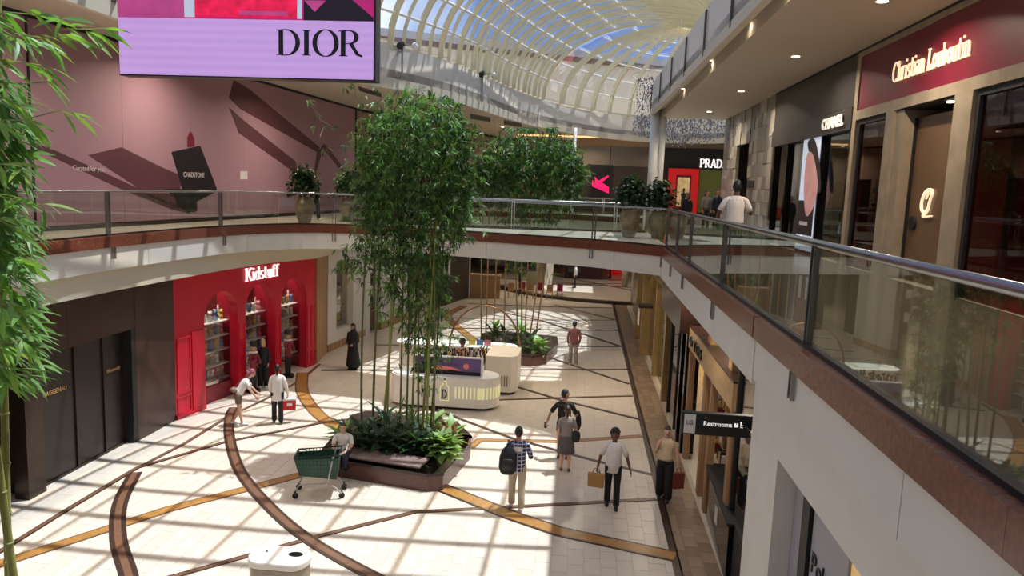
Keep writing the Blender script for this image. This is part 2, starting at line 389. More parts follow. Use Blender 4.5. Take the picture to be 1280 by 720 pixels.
def sans(name, text, W, H, o, ux, uz, mat, parent, depth=0.01, shear=0.0, bold=0.0):
    cu = bpy.data.curves.new('t', 'FONT'); cu.body = text; cu.shear = shear; cu.offset = bold; cu.resolution_u = 3
    t = bpy.data.objects.new('t', cu); col.objects.link(t)
    me = t.evaluated_get(bpy.context.evaluated_depsgraph_get()).to_mesh()
    xs = [v.co.x for v in me.vertices]; ys = [v.co.y for v in me.vertices]
    x0, x1, y0, y1 = min(xs), max(xs), min(ys), max(ys)
    ux = Vector(ux).normalized(); uz = Vector(uz).normalized(); nn = ux.cross(uz); o = Vector(o); mb = MB()
    P = [o+ux*((v.co.x-x0)/(x1-x0)*W)+uz*((v.co.y-y0)/(y1-y0)*H)+nn*depth for v in me.vertices]
    n = len(P); fs = [tuple(p.vertices) for p in me.polygons]
    cnt = {}
    for f in fs:
        for i in range(len(f)):
            e = (f[i], f[(i+1) % len(f)]); cnt[e] = 1
    sides = [(a, b, b+n, a+n) for (a, b) in cnt if (b, a) not in cnt]
    mb.add([tuple(p) for p in P]+[tuple(p-nn*depth) for p in P], fs+sides)
    bpy.data.objects.remove(t); bpy.data.curves.remove(cu)
    return obj(name, mb, mat, parent)

# ================================================================== SETTING
F1, RAIL = 5.35, 6.38      # upper floor level, handrail level
ZC, ZL3 = 10.0, 10.3       # upper ceiling and third level
# ---- ground floor
fl = setting('floor')
obj('grout_bed', MB().box((-24, -9, -0.3), (14, 78, -0.010)), 'grout', fl)
tw, tl = 0.30, 0.60
tm = obj('tile', MB().box((-tw/2+.003, -tl/2+.003, -0.010), (tw/2-.003, tl/2-.003, 0.0)), 'cream_stone', None)
tm2 = tm.data.copy(); tm2.materials[0] = _mats['cream_stone_cool']
tiles = []
for i in range(-47, 7):
    for j in range(14, 100):
        x = (i+0.5)*tw; y = j*tl*1.0 + (0.3 if i % 2 else 0)
        if x > 1.95 or y < 8.4 or y > 58: continue
        tiles.append((math.hypot(x-0, y), x, y))
near = sorted(t for t in tiles if t[2] > 11.3 and abs((t[1]-0.0)/t[2]+0.09) < 0.72)
nearset = set(near[:290]); first = True; st_mb = MB(); st2 = MB()
for t in tiles:
    _, x, y = t; alt = random.random() < 0.3
    if t in nearset:
        o = tm if first else place(tm, fl, (x, y, 0))
        if first: o.parent = fl; o.location = (x, y, 0); first = False
        if alt and o is not tm: o.data = tm2
    else: (st2 if alt else st_mb).box((x-tw/2+.003, y-tl/2+.003, -0.010), (x+tw/2-.003, y+tl/2-.003, 0.0))
obj('tile_field', st_mb, 'cream_stone', fl, kind='stuff'); obj('tile_field', st2, 'cream_stone_cool', fl, kind='stuff')
obj('tile_apron', MB().box((-24, -8.5, -0.01), (-14.1, 58, 0)).box((-14.1, -8.5, -.01), (1.98, 8.1, 0)).box((-24, 58, -.01), (14, 78, 0)).box((2.9,-8.5,-.01),(14,58,0)), 'cream_stone', fl)
# right hand paver strip
pv = obj('paver', MB().box((-.133, -.197, -.01), (.133, .197, 0.0)), 'tan_paver', fl); pv2 = pv.data.copy(); pv2.materials[0] = _mats['tan_paver_dark']
k = 0; pvs = MB()
for j in range(26, 115):
    for i in range(3):
        x, y = 2.12+0.27*i, j*0.4+(0.2 if i == 1 else 0)
        if y < 34:
            if k == 0: pv.location = (x, y, 0)
            else:
                p = place(pv, fl, (x, y, 0))
                if random.random() < .45: p.data = pv2
            k += 1
        else: pvs.box((x-.133, y-.197, -.01), (x+.133, y+.197, 0))
obj('paver_field', pvs, 'tan_paver', fl, kind='stuff')
# inlaid stone bands
BZ = [0]
def band(pts, wd, core, edge, ew=0.22, smooth=0):
    BZ[0] += 1; dz = .0008*((BZ[0]*7) % 23)
    pts = [tuple(p[:2]) for p in pts]
    if smooth: pts = smooth_path(pts, smooth)
    h = wd/2; b = obj('inlay_band', MB().strip(pts, -h, h, -0.004, 0.003+dz), core, fl)
    if edge:
        e = wd*ew; mb = MB().strip(pts, h-e, h, 0.0, 0.0034+dz); mb.strip(pts, -h, -h+e, 0.0, 0.0034+dz); obj('band_edging', mb, edge, b)
    return b
G0 = lambda *ps: [at(x, y, z=0) for x, y in ps]
band([(2.0, 8.5), (2.0, 46)], 0.13, 'dark_stone', None)
band([(-7.0, 10.6)]+G0((161,720),(148,675),(150,630),(169,591)), 0.30, 'brown_stone', 'dark_stone', .3, 5)
band([(-10.1,20.6)]+G0((287,521),(287,547),(300,589),(337,634),(386,675),(465,720))+[(-1.8,11.0),(0,10.2)], 0.27, 'brown_stone', 'dark_stone', .25, 5)
band(G0((378,466),(378,490),(395,515),(418,532))+[(-6.1,19.3)], 0.42, 'gold_stone', 'brown_stone', .12, 5)
band([(-11.0,9.8)]+G0((0,705),(210,637),(375,594)), 0.30, 'gold_stone', 'brown_stone', .12)
band([(-10.2,9.5)]+G0((0,690),(90,634),(172,585),(281,553),(412,527))+[(-5.6,20.8),(-2.4,23.2),(1.9,24.65)], 0.12, 'brown_stone', 'dark_stone', .25)
band(G0((172,585),(230,555),(285,521),(330,500),(375,476),(400,455)), 0.12, 'brown_stone', 'dark_stone', .25)
band([(-9,9.2)]+G0((220,720),(400,670),(520,640),(640,634),(820,624)), 0.14, 'brown_stone', 'dark_stone', .25)
band(G0((548,608),(640,645),(700,665),(844,696)), 0.42, 'gold_stone', 'dark_stone', .13)
band([(-2.7,18.6)]+G0((600,550),(700,552),(803,545)), 0.24, 'gold_stone', 'brown_stone', .2)
band([(-4.6,22.0)]+G0((640,548),(740,575),(817,594)), 0.13, 'dark_stone', None)
band([(-4.2,26.3)]+G0((650,485),(700,500),(802,525)), 0.13, 'dark_stone', None)
band([(-9.2,25.5),(-2.12,27.3),(1.97,28.4)], 0.13, 'dark_stone', None)
band([(-6.5,33.2),(-.92,29.45),(1.9,26.2)], 0.16, 'dark_stone', None)
band([(-8.5,30.2),(-2.5,31.5),(1.95,32.7)], 0.14, 'dark_stone', None)
band([(-8.0,34.4),(0.06,36),(1.98,36.6)], 0.14, 'dark_stone', None)
band([(-8.0,37.4),(-3.06,38),(1.9,39.5)], 0.16, 'dark_stone', None)
band([(-4,39.9),(-2,38.2),(1.9,32.7)], 0.2, 'dark_stone', None)
band([(-6.5,42.5),(-2,42.8),(1.9,43.6)], 0.14, 'dark_stone', None)
band([(-1.5,43.8),(1.9,39.6)], 0.2, 'dark_stone', None)
band([(-6.6,41.5),(-6.9,38.2),(-5.9,35.2),(-4.6,32.2)], 0.45, 'gold_stone', 'brown_stone', .12, 5)
# raised round platform at the far end
pf = [(2.5+9.5*math.cos(R(a)), 55+10*math.sin(R(a))) for a in range(0, 360, 10)]
pl_ = struct('platform_step', MB().prism(pf, 0.0, 0.16), 'dark_stone'); pl_['kind'] = 'structure'
obj('platform_top', MB().prism([(2.5+9.1*math.cos(R(a)), 55+9.6*math.sin(R(a))) for a in range(0, 360, 10)], 0.16, 0.18), 'cream_stone', pl_)
for a, b in (((-5.5,50),(8,57)), ((-4,60),(6,47.5)), ((-6,54),(9,51))):
    obj('inlay_band', MB().strip([a, b], -.15, .15, .18, .186), 'brown_stone', pl_)

# ---- upper floor slab and its voids
RIM = [(-10.7, 0.5), (-10.7, 5), (-10.7, 9.5), (-10.7, 13.3), (-10.7, 16.3), (-10.3, 20.6), (-9.0, 23.2), (-6.75, 23.8), (-4.12, 23.15), (-1.9, 22.4), (0.27, 21.65), (2.13, 20.2)]
rim_s = [RIM[0]]+smooth_path(RIM[1:], 5)
VOID1 = rim_s+[(2.15, 0.5)]
V2 = [(-7.9, 27.0), (-4.6, 25.9), (-2.5, 26.1), (0, 26.7), (1.9, 27.3), (2.15, 28.2), (2.15, 34), (2.15, 40), (1, 42), (-3, 42.6), (-7, 41.5), (-9, 38), (-9.4, 32), (-9.0, 28.4)]
v2_s = smooth_path(V2, 4, True)
V3 = [(-1.5, 50.5), (2.5, 48), (6, 50), (7.5, 55), (6, 61), (1, 62), (-2, 57)]; v3_s = smooth_path(V3, 4, True)
up = struct('floor_upper', flat_with_holes([(-22, -8.5), (14, -8.5), (14, 77), (-22, 77)], [VOID1, v2_s, v3_s], 4.62, F1), 'white_plaster')
obj('floor_finish', flat_with_holes([(-22, -8.4), (13.9, -8.4), (13.9, 76.9), (-22, 76.9)], [offset(VOID1, 0.12, True), offset(v2_s, -.12, True), offset(v3_s, -.12, True)], F1, F1+0.012), 'cream_stone', up)
sgn = 1.0
# left bulkhead over the ground floor shops
bk = [(-21, 0.5), (-10.85, 0.5), (-10.82, 13.3), (-10.8, 16.3), (-10.5, 20.8), (-10.1, 23.2), (-9.35, 25.2), (-9.3, 26.4), (-9.7, 40), (-21, 40)]
struct('ceiling_bulkhead', MB().prism(bk, 4.08, 4.62), 'cream_plaster')
# fascia panels with joints, granite coping pieces
def fascia(name, path, closed, z0, z1, side):
    f = setting(name); L = 0; seg = []; out = []
    n = len(path)
    def cut(p, target):
        out = [[p[0]]]; acc = 0
        for i in range(1, len(p)):
            a, b = Vector(out[-1][-1]), Vector(p[i]); d = (b-a).length
            while acc+d > target:
                t = (target-acc)/d; m_ = a.lerp(b, t); out[-1].append(tuple(m_)); out.append([tuple(m_)]); d = (b-m_).length; a = m_; acc = 0
            out[-1].append(tuple(b)); acc += d
        return [q for q in out if len(q) > 1 and (Vector(q[0])-Vector(q[-1])).length > 0.05]
    p = list(path)+([path[0]] if closed else [])
    for q in cut(p, 4.2):
        a, b = Vector(q[0]), Vector(q[1]); q[0] = tuple(a+(b-a).normalized()*0.006)
        a, b = Vector(q[-1]), Vector(q[-2]); q[-1] = tuple(a+(b-a).normalized()*0.006)
        obj('fascia_panel', MB().strip(q, *( (-0.03*side, 0.02*side)), z0, z1), 'white_plaster', f)
    for q in cut(p, 1.35):
        a, b = Vector(q[0]), Vector(q[1]); q[0] = tuple(a+(b-a).normalized()*0.003)
        obj('coping_stone', MB().strip(q, -0.07*side, 0.13*side, F1-0.23, F1+0.03), 'red_granite', f)
    return f
# path RIM runs with the void on its right
fascia('trim_1', rim_s, False, 4.6, 5.12, 1)
fascia('trim_2', [(2.15, 20.2), (2.15, 9.06)], False, 4.55, 5.12, 1)
fascia('trim_3', [(2.15, 9.0), (2.15, 0.5)], False, 4.62, 5.12, 1)
fascia('trim_4', v2_s, True, 4.62, 5.12, 1 if sum(v2_s[i][0]*v2_s[(i+1) % len(v2_s)][1]-v2_s[(i+1) % len(v2_s)][0]*v2_s[i][1] for i in range(len(v2_s))) < 0 else -1)

obj('dark_floor_finish', MB().box((2.32, .5, F1+.011), (5.78, 33, F1+.018)), 'bronze_wall' if False else M('walkway_stone', (112, 100, 84), rough=.15, var=.1, scale=1.2), up)
# ---- railings
def railing(name, label, path, inset, posts, joints, closed=False, hr=0.028, post_down=0.5, group=None, hand='steel', simple=False):
    t = thing(name, label, 'railing', (path[0][0], path[0][1], F1), group=group)
    p = offset(path, inset, closed); P = [Vector(q) for q in p]+([Vector(p[0])] if closed else [])
    S = [0]
    for i in range(1, len(P)): S.append(S[-1]+(P[i]-P[i-1]).length)
    def pos(s):
        for i in range(1, len(S)):
            if s <= S[i] or i == len(S)-1: return P[i-1].lerp(P[i], (s-S[i-1])/(S[i]-S[i-1])), (P[i]-P[i-1]).normalized()
    def proj(q):
        q = Vector(q); best = (1e9, 0)
        for i in range(1, len(P)):
            d = P[i]-P[i-1]; tt = max(0, min(1, (q-P[i-1]).dot(d)/d.length_squared)); m_ = P[i-1]+d*tt
            if (m_-q).length < best[0]: best = ((m_-q).length, S[i-1]+d.length*tt)
        return best[1]
    sp = sorted(proj(q) for q in posts); sj = sorted(proj(q) for q in joints)
    obj('handrail', MB().loft([(q.x, q.y, RAIL) for q in P], [(hr, hr*0.8)]*len(P), side=(0,0,1), n=10), hand, t, smooth=True)
    obj('channel', MB().strip([tuple(q) for q in P], -0.03, 0.03, F1+0.012, F1+0.07), 'dark_steel', t)
    for s in sp:
        c, d = pos(s); nrm = Vector((-d.y, d.x))
        mb = MB()
        for e in (-0.045, 0.045):
            a = c+d*e
            mb.hexa([(*(a+d*x+nrm*y), z) for z in (F1+0.03, RAIL-0.02) for x, y in ((-.008,-.035),(.008,-.035),(.008,.035),(-.008,.035))])
            if post_down:
                b = a-nrm*(inset+0.06)
                mb.hexa([(*(b+d*x+nrm*y), z) for z in (F1-post_down, F1-0.23) for x, y in ((-.010,-.02),(.010,-.02),(.010,.02),(-.010,.02))])
        obj('post', mb, 'steel' if not simple else 'white_steel', t)
    cuts = sorted(sp+sj); cuts = ([0]+cuts if (not cuts or cuts[0] > .3) else cuts)+([S[-1]] if S[-1]-(cuts[-1] if cuts else 0) > .3 else [])
    for a, b in zip(cuts[:-1], cuts[1:]):
        if b-a < 0.1: continue
        n_ = max(2, int((b-a)/0.5)+1); q = [tuple(pos(a+.012+(b-a-.024)*i/(n_-1))[0]) for i in range(n_)]
        obj('glass_panel', MB().strip(q, -0.006, 0.006, F1+0.06, RAIL-0.035), 'rail_glass', t)
    return t
railing('glass_railing', 'curved steel and glass railing along the pink hoarding walkway and footbridge', rim_s, 0.06,
        [(-10.7,7),(-10.7,11.4),(-10.7,16.0),(-10.3,20.5),(-8.1,23.6),(-4.1,23.15),(.27,21.65)], [(-10.7,9.2),(-10.7,13.8),(-10.6,18.3),(-9.5,22.6),(-6,23.7),(-2,22.4)])
railing('glass_railing', 'long straight glass railing with thick handrail beside the red boutique', [(2.15, 20.2), (2.15, 0.5)], 0.06,
        [(2.15,20.05),(2.15,17.8),(2.15,15.6),(2.15,11.9),(2.15,7.3),(2.15,2.6)], [(2.15,9.5),(2.15,5.15),(2.15,13.7)], hr=0.04, hand='steel')
cw = -0.06
railing('glass_railing', 'glass railing round the second opening behind the footbridge', v2_s, cw,
        [v2_s[i] for i in range(2, len(v2_s), 6)], [v2_s[i] for i in range(5, len(v2_s), 6)], True, simple=True)
railing('glass_railing', 'glass railing of the footbridge under the viewpoint', [(-10.7, 0.5), (2.15, 0.5)], 0.08, [(-8,.5),(-4,.5),(0,.5)], [(-6,.5),(-2,.5)])

# ---- third level: ring slab, parapet, ceilings
RING = [(-9.95,-6), (-9.95,6), (-9.9,15), (-9.75,18), (-9.3,20.5), (-8.3,22.8), (-7,24.8), (-5.8,27.3), (-4.9,30), (-3.75,35.5), (-2.4,40), (-.71,43.5), (1.3,46.6), (3.6,48.4), (6.5,48.6), (8.6,47), (10,43.5), (10.2,38), (10,33.6)]
ring_s = smooth_path(RING, 3)
RR = [(2.62,32.6), (2.85,14), (2.95,-6)]
SKY2 = [(-1.6,50.3),(4.0,50.3),(4.0,53.7),(-1.6,53.7)]
hole3 = ring_s+[(9.9,32.8)]+RR
struct('ceiling', flat_with_holes([(-22,-8.5),(14,-8.5),(14,77),(-22,77)], [hole3, SKY2], ZL3, ZL3+0.3), 'ceiling_paint')
struct('ceiling_lowered', MB().prism([(3.25,-8.4),(13,-8.4),(13,33.2),(3.1,33.2)], ZC, ZL3-0.002), 'ceiling_paint')
par = setting('trim_5')
def cutp(p, L_):
    out = [[p[0]]]; acc = 0
    for i in range(1, len(p)):
        a, b = Vector(out[-1][-1]), Vector(p[i]); d = (b-a).length
        while acc+d > L_:
            m_ = a.lerp(b, (L_-acc)/d); out[-1].append(tuple(m_)); out.append([tuple(m_)]); d = (b-m_).length; a = m_; acc = 0
        out[-1].append(tuple(b)); acc += d
    return [q for q in out if len(q) > 1 and (Vector(q[0])-Vector(q[-1])).length > .05]
obj('edge_lip', MB().strip(ring_s, -0.06, 0.10, ZC-0.03, ZL3+.02).strip([(10,33.6),(9.9,32.8)]+RR, -0.06, 0.10, ZC+0.07, ZL3+.02), 'cream_plaster', par)
for q in cutp(ring_s, 6.0): obj('parapet_panel', MB().strip(q, 0.0, 0.10, ZL3, 11.42), 'white_plaster', par)
for q in cutp(RR, 3.3):
    a, b = Vector(q[0]), Vector(q[1]); q[0] = tuple(a+(b-a).normalized()*0.02)
    obj('parapet_panel', MB().strip(q, 0.0, 0.08, ZL3-.12, 11.42), 'white_plaster', par)
    p = Vector(q[0]); d = (Vector(q[-1])-p).normalized(); nv = Vector((-d.y, d.x)); mb = MB()
    for e in (-.05, .05):
        c = p+d*e-nv*.05; mb.box((c.x-.02, c.y-.012, ZL3-.1), (c.x+.02, c.y+.012, 11.3))
    obj('parapet_bracket', mb, 'vent_dark', par)
# bulkhead vent grilles on the right and in the left soffit
vg = setting('trim_6')
for y0, y1 in ((10.6,12.6),(14.2,16.4),(18.4,20.4),(21.6,23.2),(24.6,25.9),(27.2,28.2)):
    g = obj('vent_grille', MB().box((3.215+.0065*(33-y0)*0, y0, ZC+.03), (3.245, y1, ZL3-.03)), 'vent_dark', vg)
    mb = MB()
    for i in range(1, 8): mb.box((3.205, y0, ZC+.03+i*.03), (3.216, y1, ZC+.04+i*.03))
    obj('vent_slat', mb, 'slot_black', g)
def vent_floor(pxs, z):
    a, b, c, d = [at(x, y, z=z) for x, y in pxs]
    g = obj('vent_grille', MB().panel([a, b, c, d], (0, 0, -0.03)), 'vent_dark', vg)
    for k in range(1, 3):
        p, q = a.lerp(d, k/3), b.lerp(c, k/3); obj('vent_slat', MB().tube([p+Vector((0,0,-.035)), q+Vector((0,0,-.035))], .02, 4), 'slot_black', g)
for q in (((100,0),(145,0),(146,20),(104,3)), ((498,122),(560,137),(560,143),(500,129)), ((588,142),(613,147),(613,152),(588,148)), ((630,150),(652,154),(652,159),(630,155)), ((448,108),(476,116),(477,121),(450,113)), ):
    vent_floor(q, ZL3-.001)
# recessed downlights with a small lamp each; most rows are added as fill light
def downlight(x, y, z, power, size=0.09, cone=150, parent=None, colr=(1, .86, .68), ring=True):
    t = thing('downlight', 'small round recessed downlight in the ceiling', 'ceiling light', (x, y, z), group='recessed downlights')
    obj('trim_ring', MB().lathe([(size+.02, -.012), (size+.02, 0.0)], (x, y, z), 14), 'white_plaster', t)
    obj('lens', MB().lathe([(size, -.016), (size, -.013)], (x, y, z), 14), 'lamp_glow', t)
    ld = bpy.data.lights.new('downlight_lamp', 'AREA'); ld.shape = 'DISK'; ld.size = size*2; ld.energy = power*LAMP; ld.color = colr; ld.spread = R(cone)
    lo = bpy.data.objects.new('downlight_lamp', ld); col.objects.link(lo); lo.parent = t; lo.location = (0, 0, -.02)
for y in (8, 13, 18, 24, 30): downlight(4.6, y, ZC, 95)  # added row, fill light under the right ceiling
for y in (10.5, 13, 16, 20.5, 26): downlight(3.08, y, ZL3, 1.5, .05)
for t_ in (1.9, 3.9, 5.9): downlight(-11.1+.194*t_-.55, 19.2+.98*t_+.6, 4.08, 45)
for y in (15, 18, 22, 27, 31): downlight(3.9, y, 4.62, 30)
for y in (19, 22.5): downlight(6.6, y, ZC, 12)
for y in (7, 10): downlight(6.3, y, 8.6, 10)
for y in (2, 8, 14, 20, 26, 32, 38): downlight(-10.7 if y < 22 else (-9.4 if y < 30 else -7.6), y, ZL3, 110)  # added row, fill light for the left walkway
for y in (44, 52, 60): downlight(-5, y, ZL3, 80)
for x, y in ((0,52),(6,52),(12,44),(12,38)): downlight(x, y, ZL3, 60)
for x, y in ((-6,25.2),(-3,24.6),(0,24.2),(2.6,24),(-11.5,44),(-7,47),(-3,46),(0,46),(-4,52),(6,36),(6,44)): downlight(x, y, 4.62, 40)  # added under the soffits as fill light
for y in (11, 15, 19, 23, 28): downlight(2.55, y, 4.62, 18)

# ---- vaulted skylight
def lerp_tab(tab, y):
    if y <= tab[0][0]: return tab[0][1]
    for (a, u_), (b, v_) in zip(tab, tab[1:]):
        if y <= b: return u_+(v_-u_)*(y-a)/(b-a)
    return tab[-1][1]
XL = [(p[1], p[0]) for p in RING[:12]]; XR = [(24, 5.6), (31, 5.6), (36, 8.6), (40, 10.2)]
YR = [16.0+1.32*k for k in range(-17, 19)]
def vault(y, t, lift=0.0):
    xl = lerp_tab(XL, y)-.05; xr = lerp_tab(XR, y); xc = (xl+xr)/2; hw = (xr-xl)/2; a = math.pi*(1-t)
    return Vector((xc+(hw+lift)*math.cos(a), y, 11.42+(4.1+lift)*max(0, math.sin(a))**0.92))
sky_ = setting('window_1')
NS = 14
def rib(pts_in, pts_out, wd=0.13):
    mb = MB(); n = len(pts_in); d = (Vector(pts_in[1])-Vector(pts_in[0])).cross(Vector(pts_out[0])-Vector(pts_in[0])).normalized()*wd/2
    vs = []
    for i in range(n):
        a, b = Vector(pts_in[i]), Vector(pts_out[i]); vs += [tuple(a-d), tuple(a+d), tuple(b+d), tuple(b-d)]
    fs = [(0,1,2,3), (4*n-4, 4*n-1, 4*n-2, 4*n-3)]
    for i in range(n-1):
        for k in range(4): fs.append((4*i+k, 4*i+4+k, 4*i+4+(k+1) % 4, 4*i+(k+1) % 4))
    return mb.add(vs, fs)
far_stuff = MB(); pane_n = 0
for i, y in enumerate(YR):
    ts = [k/24 for k in range(25)]
    obj('vault_rib', rib([vault(y, t, -0.20) for t in ts], [vault(y, t) for t in ts], .16 if y < 24 else .11), 'cream_steel', sky_)
    if i == len(YR)-1: break
    y2 = YR[i+1]
    for k in range(NS):
        q = [vault(y+.05, k/NS+.004, -.02), vault(y+.05, (k+1)/NS-.004, -.02), vault(y2-.05, (k+1)/NS-.004, -.02), vault(y2-.05, k/NS+.004, -.02)]
        q[2] = q[2]
        if y > 25.5: obj('pane', MB().panel(q, (0, 0, .012)), 'roof_glass', sky_); pane_n += 1
        else: far_stuff.panel(q, (0, 0, .012))
for i, y in enumerate(YR[:-1]):
    if y < 25: continue
    for f_ in (.33, 1.0):
        yy = y+1.32*f_; ts = [.5+k/24 for k in range(12)]
        obj('louvre_fin', rib([vault(yy, t, -.34) for t in ts], [vault(yy, t, -.03) for t in ts], .015), 'cream_steel', sky_)
for i, y in enumerate(YR[:-1]):
    if y < 23: continue
    ts = [k/24 for k in range(25)]
    obj('slim_rib', rib([vault(y+.66, t, -0.12) for t in ts], [vault(y+.66, t) for t in ts], .05), 'cream_steel', sky_)
obj('pane_field', far_stuff, 'roof_glass', sky_, kind='stuff')
for k in range(1, NS):
    obj('purlin', MB().tube([vault(y, k/NS, -.10) for y in YR], .055, 6), 'white_steel', sky_)
# apse: radiating ribs
ya = YR[-1]; apex = vault(ya, 0.5); ring_a = [p for p in ring_s if p[1] > ya-.2]
xl, xr = lerp_tab(XL, ya), lerp_tab(XR, ya); RAD = []
arcpts = [Vector(p) for p in ring_a]; tot = [0]
for i in range(1, len(arcpts)): tot.append(tot[-1]+(arcpts[i]-arcpts[i-1]).length)
NA = 13
for k in range(NA+1):
    s_ = tot[-1]*k/NA
    for i in range(1, len(tot)):
        if s_ <= tot[i]+1e-6: RAD.append(arcpts[i-1].lerp(arcpts[i], (s_-tot[i-1])/(tot[i]-tot[i-1]))); break
def dome(p, t, lift=0.0):
    a = t*math.pi/2; b = Vector((p.x, p.y, 11.42)); h = Vector((5.3, 39.7)); d = (p-h)
    return Vector((h.x+d.x*math.cos(a), h.y+d.y*math.cos(a), 11.42+(4.1+lift)*math.sin(a)**.92 if t > 0 else 11.42))+Vector((d.x, d.y, 0)).normalized()*lift*math.cos(a)
for k, p in enumerate(RAD):
    ts = [j/12 for j in range(12)]
    if 0 < k < NA: obj('vault_rib', rib([dome(p, t, -.3) for t in ts], [dome(p, t) for t in ts], .12), 'cream_steel', sky_)
    if k < NA:
        p2 = RAD[k+1]
        for j in range(6):
            t0, t1 = j/7, (j+1)/7
            obj('pane', MB().panel([dome(p, t0+.003), dome(p, t1-.003), dome(p2, t1-.003), dome(p2, t0+.003)], (0, 0, .012)), 'roof_glass', sky_)
for j in range(1, 7): obj('purlin', MB().tube([dome(p, j/7, -.08) for p in RAD], .04, 6), 'white_steel', sky_)
obj('crown_ring', MB().lathe([(.5,-.25),(.6,-.1),(.5,.05)], (5.3, 39.7, 15.5), 16), 'cream_steel', sky_)
# opaque roof round the vault
struct('roof_deck', flat_with_holes([(-22,-8.5),(16,-8.5),(16,77),(-22,77)], [[(p[0]-.2, p[1]) if p[1] < 41 else (p[0]+(.2 if p[0] > 6 else 0), p[1]+.25) for p in ring_s]+[(8.6,35.8),(5.8,31),(5.8,-6)], SKY2], 11.44, 11.6), 'stone_facade')
# the building seen through the glass
W2 = [(-30, 44), (22, 70)]
ob = thing('building', 'pale stone building with a dark roof edge seen through the glass vault', 'building', (-14, 52, 11.6))
obj('wall', MB().strip(W2, 0, 3, 11.6, 16.4), 'stone_facade', ob)
obj('roof_edge', MB().strip(W2, -.3, 3, 16.4, 16.75), 'brown_stone', ob)
obj('upper_wall', MB().strip([(-30,50),(22,76)], 0, 2, 16.7, 18.4), 'white_plaster', ob)

sk2 = setting('window_2')
for i in range(4):
    for j in range(3): obj('pane', MB().box((-1.55+i*1.4, 50.35+j*1.12, 11.46), (-.20+i*1.4, 51.42+j*1.12, 11.48)), 'roof_glass', sk2)
for i in range(5): obj('glazing_bar', MB().box((-1.62+i*1.4, 50.3, 11.40), (-1.55+i*1.4, 53.7, 11.52)), 'cream_steel', sk2)
for j in range(4): obj('glazing_bar', MB().box((-1.6, 50.28+j*1.12, 11.40), (4.0, 50.35+j*1.12, 11.50)), 'cream_steel', sk2)
obj('shaft_lining', MB().strip(SKY2, -.05, 0.0, ZL3+.3, 11.44, True), 'white_plaster', sk2)
# ---- shell walls
struct('wall_back', MB().box((-22, -8.8, 0), (14, -8.5, 11.5)), 'beige_wall')
struct('wall_left', MB().box((-22.3, -8.5, 0), (-22, 77, 11.5)), 'beige_wall')
struct('wall_right', MB().box((13.9, -8.5, 0), (14.2, 77, 11.5)), 'beige_wall')
struct('wall_front', MB().box((-22, 76.8, 0), (14, 77.1, 11.5)), 'brown_wall')

# ================================================================== SHOPS, LEFT GROUND FLOOR
KA, KB = Vector((-11.1, 19.2)), Vector((-9.7, 26.4))
class Wall:
    """a vertical plane with its own s (along), z coordinates; out = towards the mall"""
    def __init__(s, a, b, flip=False):
        s.a = Vector(a); s.b = Vector(b); s.u = (s.b-s.a).normalized(); s.n = Vector((s.u.y, -s.u.x))*(-1 if flip else 1)
        s.ux = Vector((s.u.x, s.u.y, 0)); s.nn = Vector((s.n.x, s.n.y, 0)); s.L = (s.b-s.a).length
    def p(s, t, z, d=0.0): q = s.a+s.u*t+s.n*d; return (q.x, q.y, z)
    def px(s, x, y): q = at(x, y, W=(s.a, s.b)); return ((q.xy-s.a).dot(s.u), q.z)
    def rect(s, mb, t0, t1, z0, z1, d0, d1):
        return mb.hexa([s.p(t0,z0,d0), s.p(t1,z0,d0), s.p(t1,z1,d0), s.p(t0,z1,d0), s.p(t0,z0,d1), s.p(t1,z0,d1), s.p(t1,z1,d1), s.p(t0,z1,d1)])
    def poly(s, mb, pts, d0, d1): return mb.panel([s.p(t, z, d0) for t, z in pts], s.nn*(d1-d0))
    def ppoly(s, mb, pxs, d0, d1): return s.poly(mb, [s.px(*q) for q in pxs], d0, d1)
# bronze shopfront
BW = Wall((-11.15, 13.7), (-11.1, 19.2))
b = thing('shopfront', 'dark bronze shopfront with three ribbed door panels left of the red toy shop', 'shopfront', (-11.15, 16, 0))
L_ = BW.L; mb = MB(); BW.rect(mb, 3.75, L_-.005, 0, 4.08, -.4, 0); BW.rect(mb, 0.0, 3.75, 2.95, 4.08, -.4, 0); obj('wall_cladding', mb, 'bronze_wall', b)
for t in (1.3, 3.75): obj('cladding_joint', BW.rect(MB(), t-.008, t+.008, 2.95, 4.08, 0, .004), 'bronze_trim', b)
for i, (t0, t1) in enumerate(((0.55, 1.75), (1.80, 2.75), (2.80, 3.55))):
    d = obj('door_panel', BW.rect(MB(), t0, t1, .04, 2.95, -.32, -.24), 'bronze_mesh', b)
    fr = MB(); BW.rect(fr, t0-.03, t0, 0, 2.95, -.34, -.2); BW.rect(fr, t1, t1+.03, 0, 2.95, -.34, -.2); BW.rect(fr, t0, t1, 0, .05, -.34, -.2); obj('panel_frame', fr, 'bronze_trim', d)
obj('reveal', BW.rect(MB(), 3.56, 3.75, 0, 2.95, -.34, -.001), 'black_matt', b)
obj('end_post', BW.rect(MB(), .0, .5, 0, 2.95, -.34, -.02), 'bronze_trim', b)
sans('wordmark', 'GAGGENAU', .72, .10, BW.p(.78, 1.96, -.235), BW.ux, (0,0,1), 'letter_gold', b)
sans('signature', 'Wormersley', .52, .13, BW.p(2.92, 1.93, -.235), BW.ux, (0,0,1), 'letter_gold', b, shear=.4)
s = thing('shop_interior', 'dark open doorway at the left end of the bronze shopfront', 'doorway', (-12.6, 12.6, 0))
obj('back_wall', MB().box((-14.6, 10.0, 0), (-14.4, 18.9, 4.07)), 'brown_wall', s)
obj('side_wall', MB().box((-12.1, 13.95, 0), (-11.6, 14.15, 4.0)), 'charcoal', s)
obj('door_leaf', MB().box((-13.2, 14.3, 0), (-13.1, 15.6, 2.6)), 'black_matt', s)
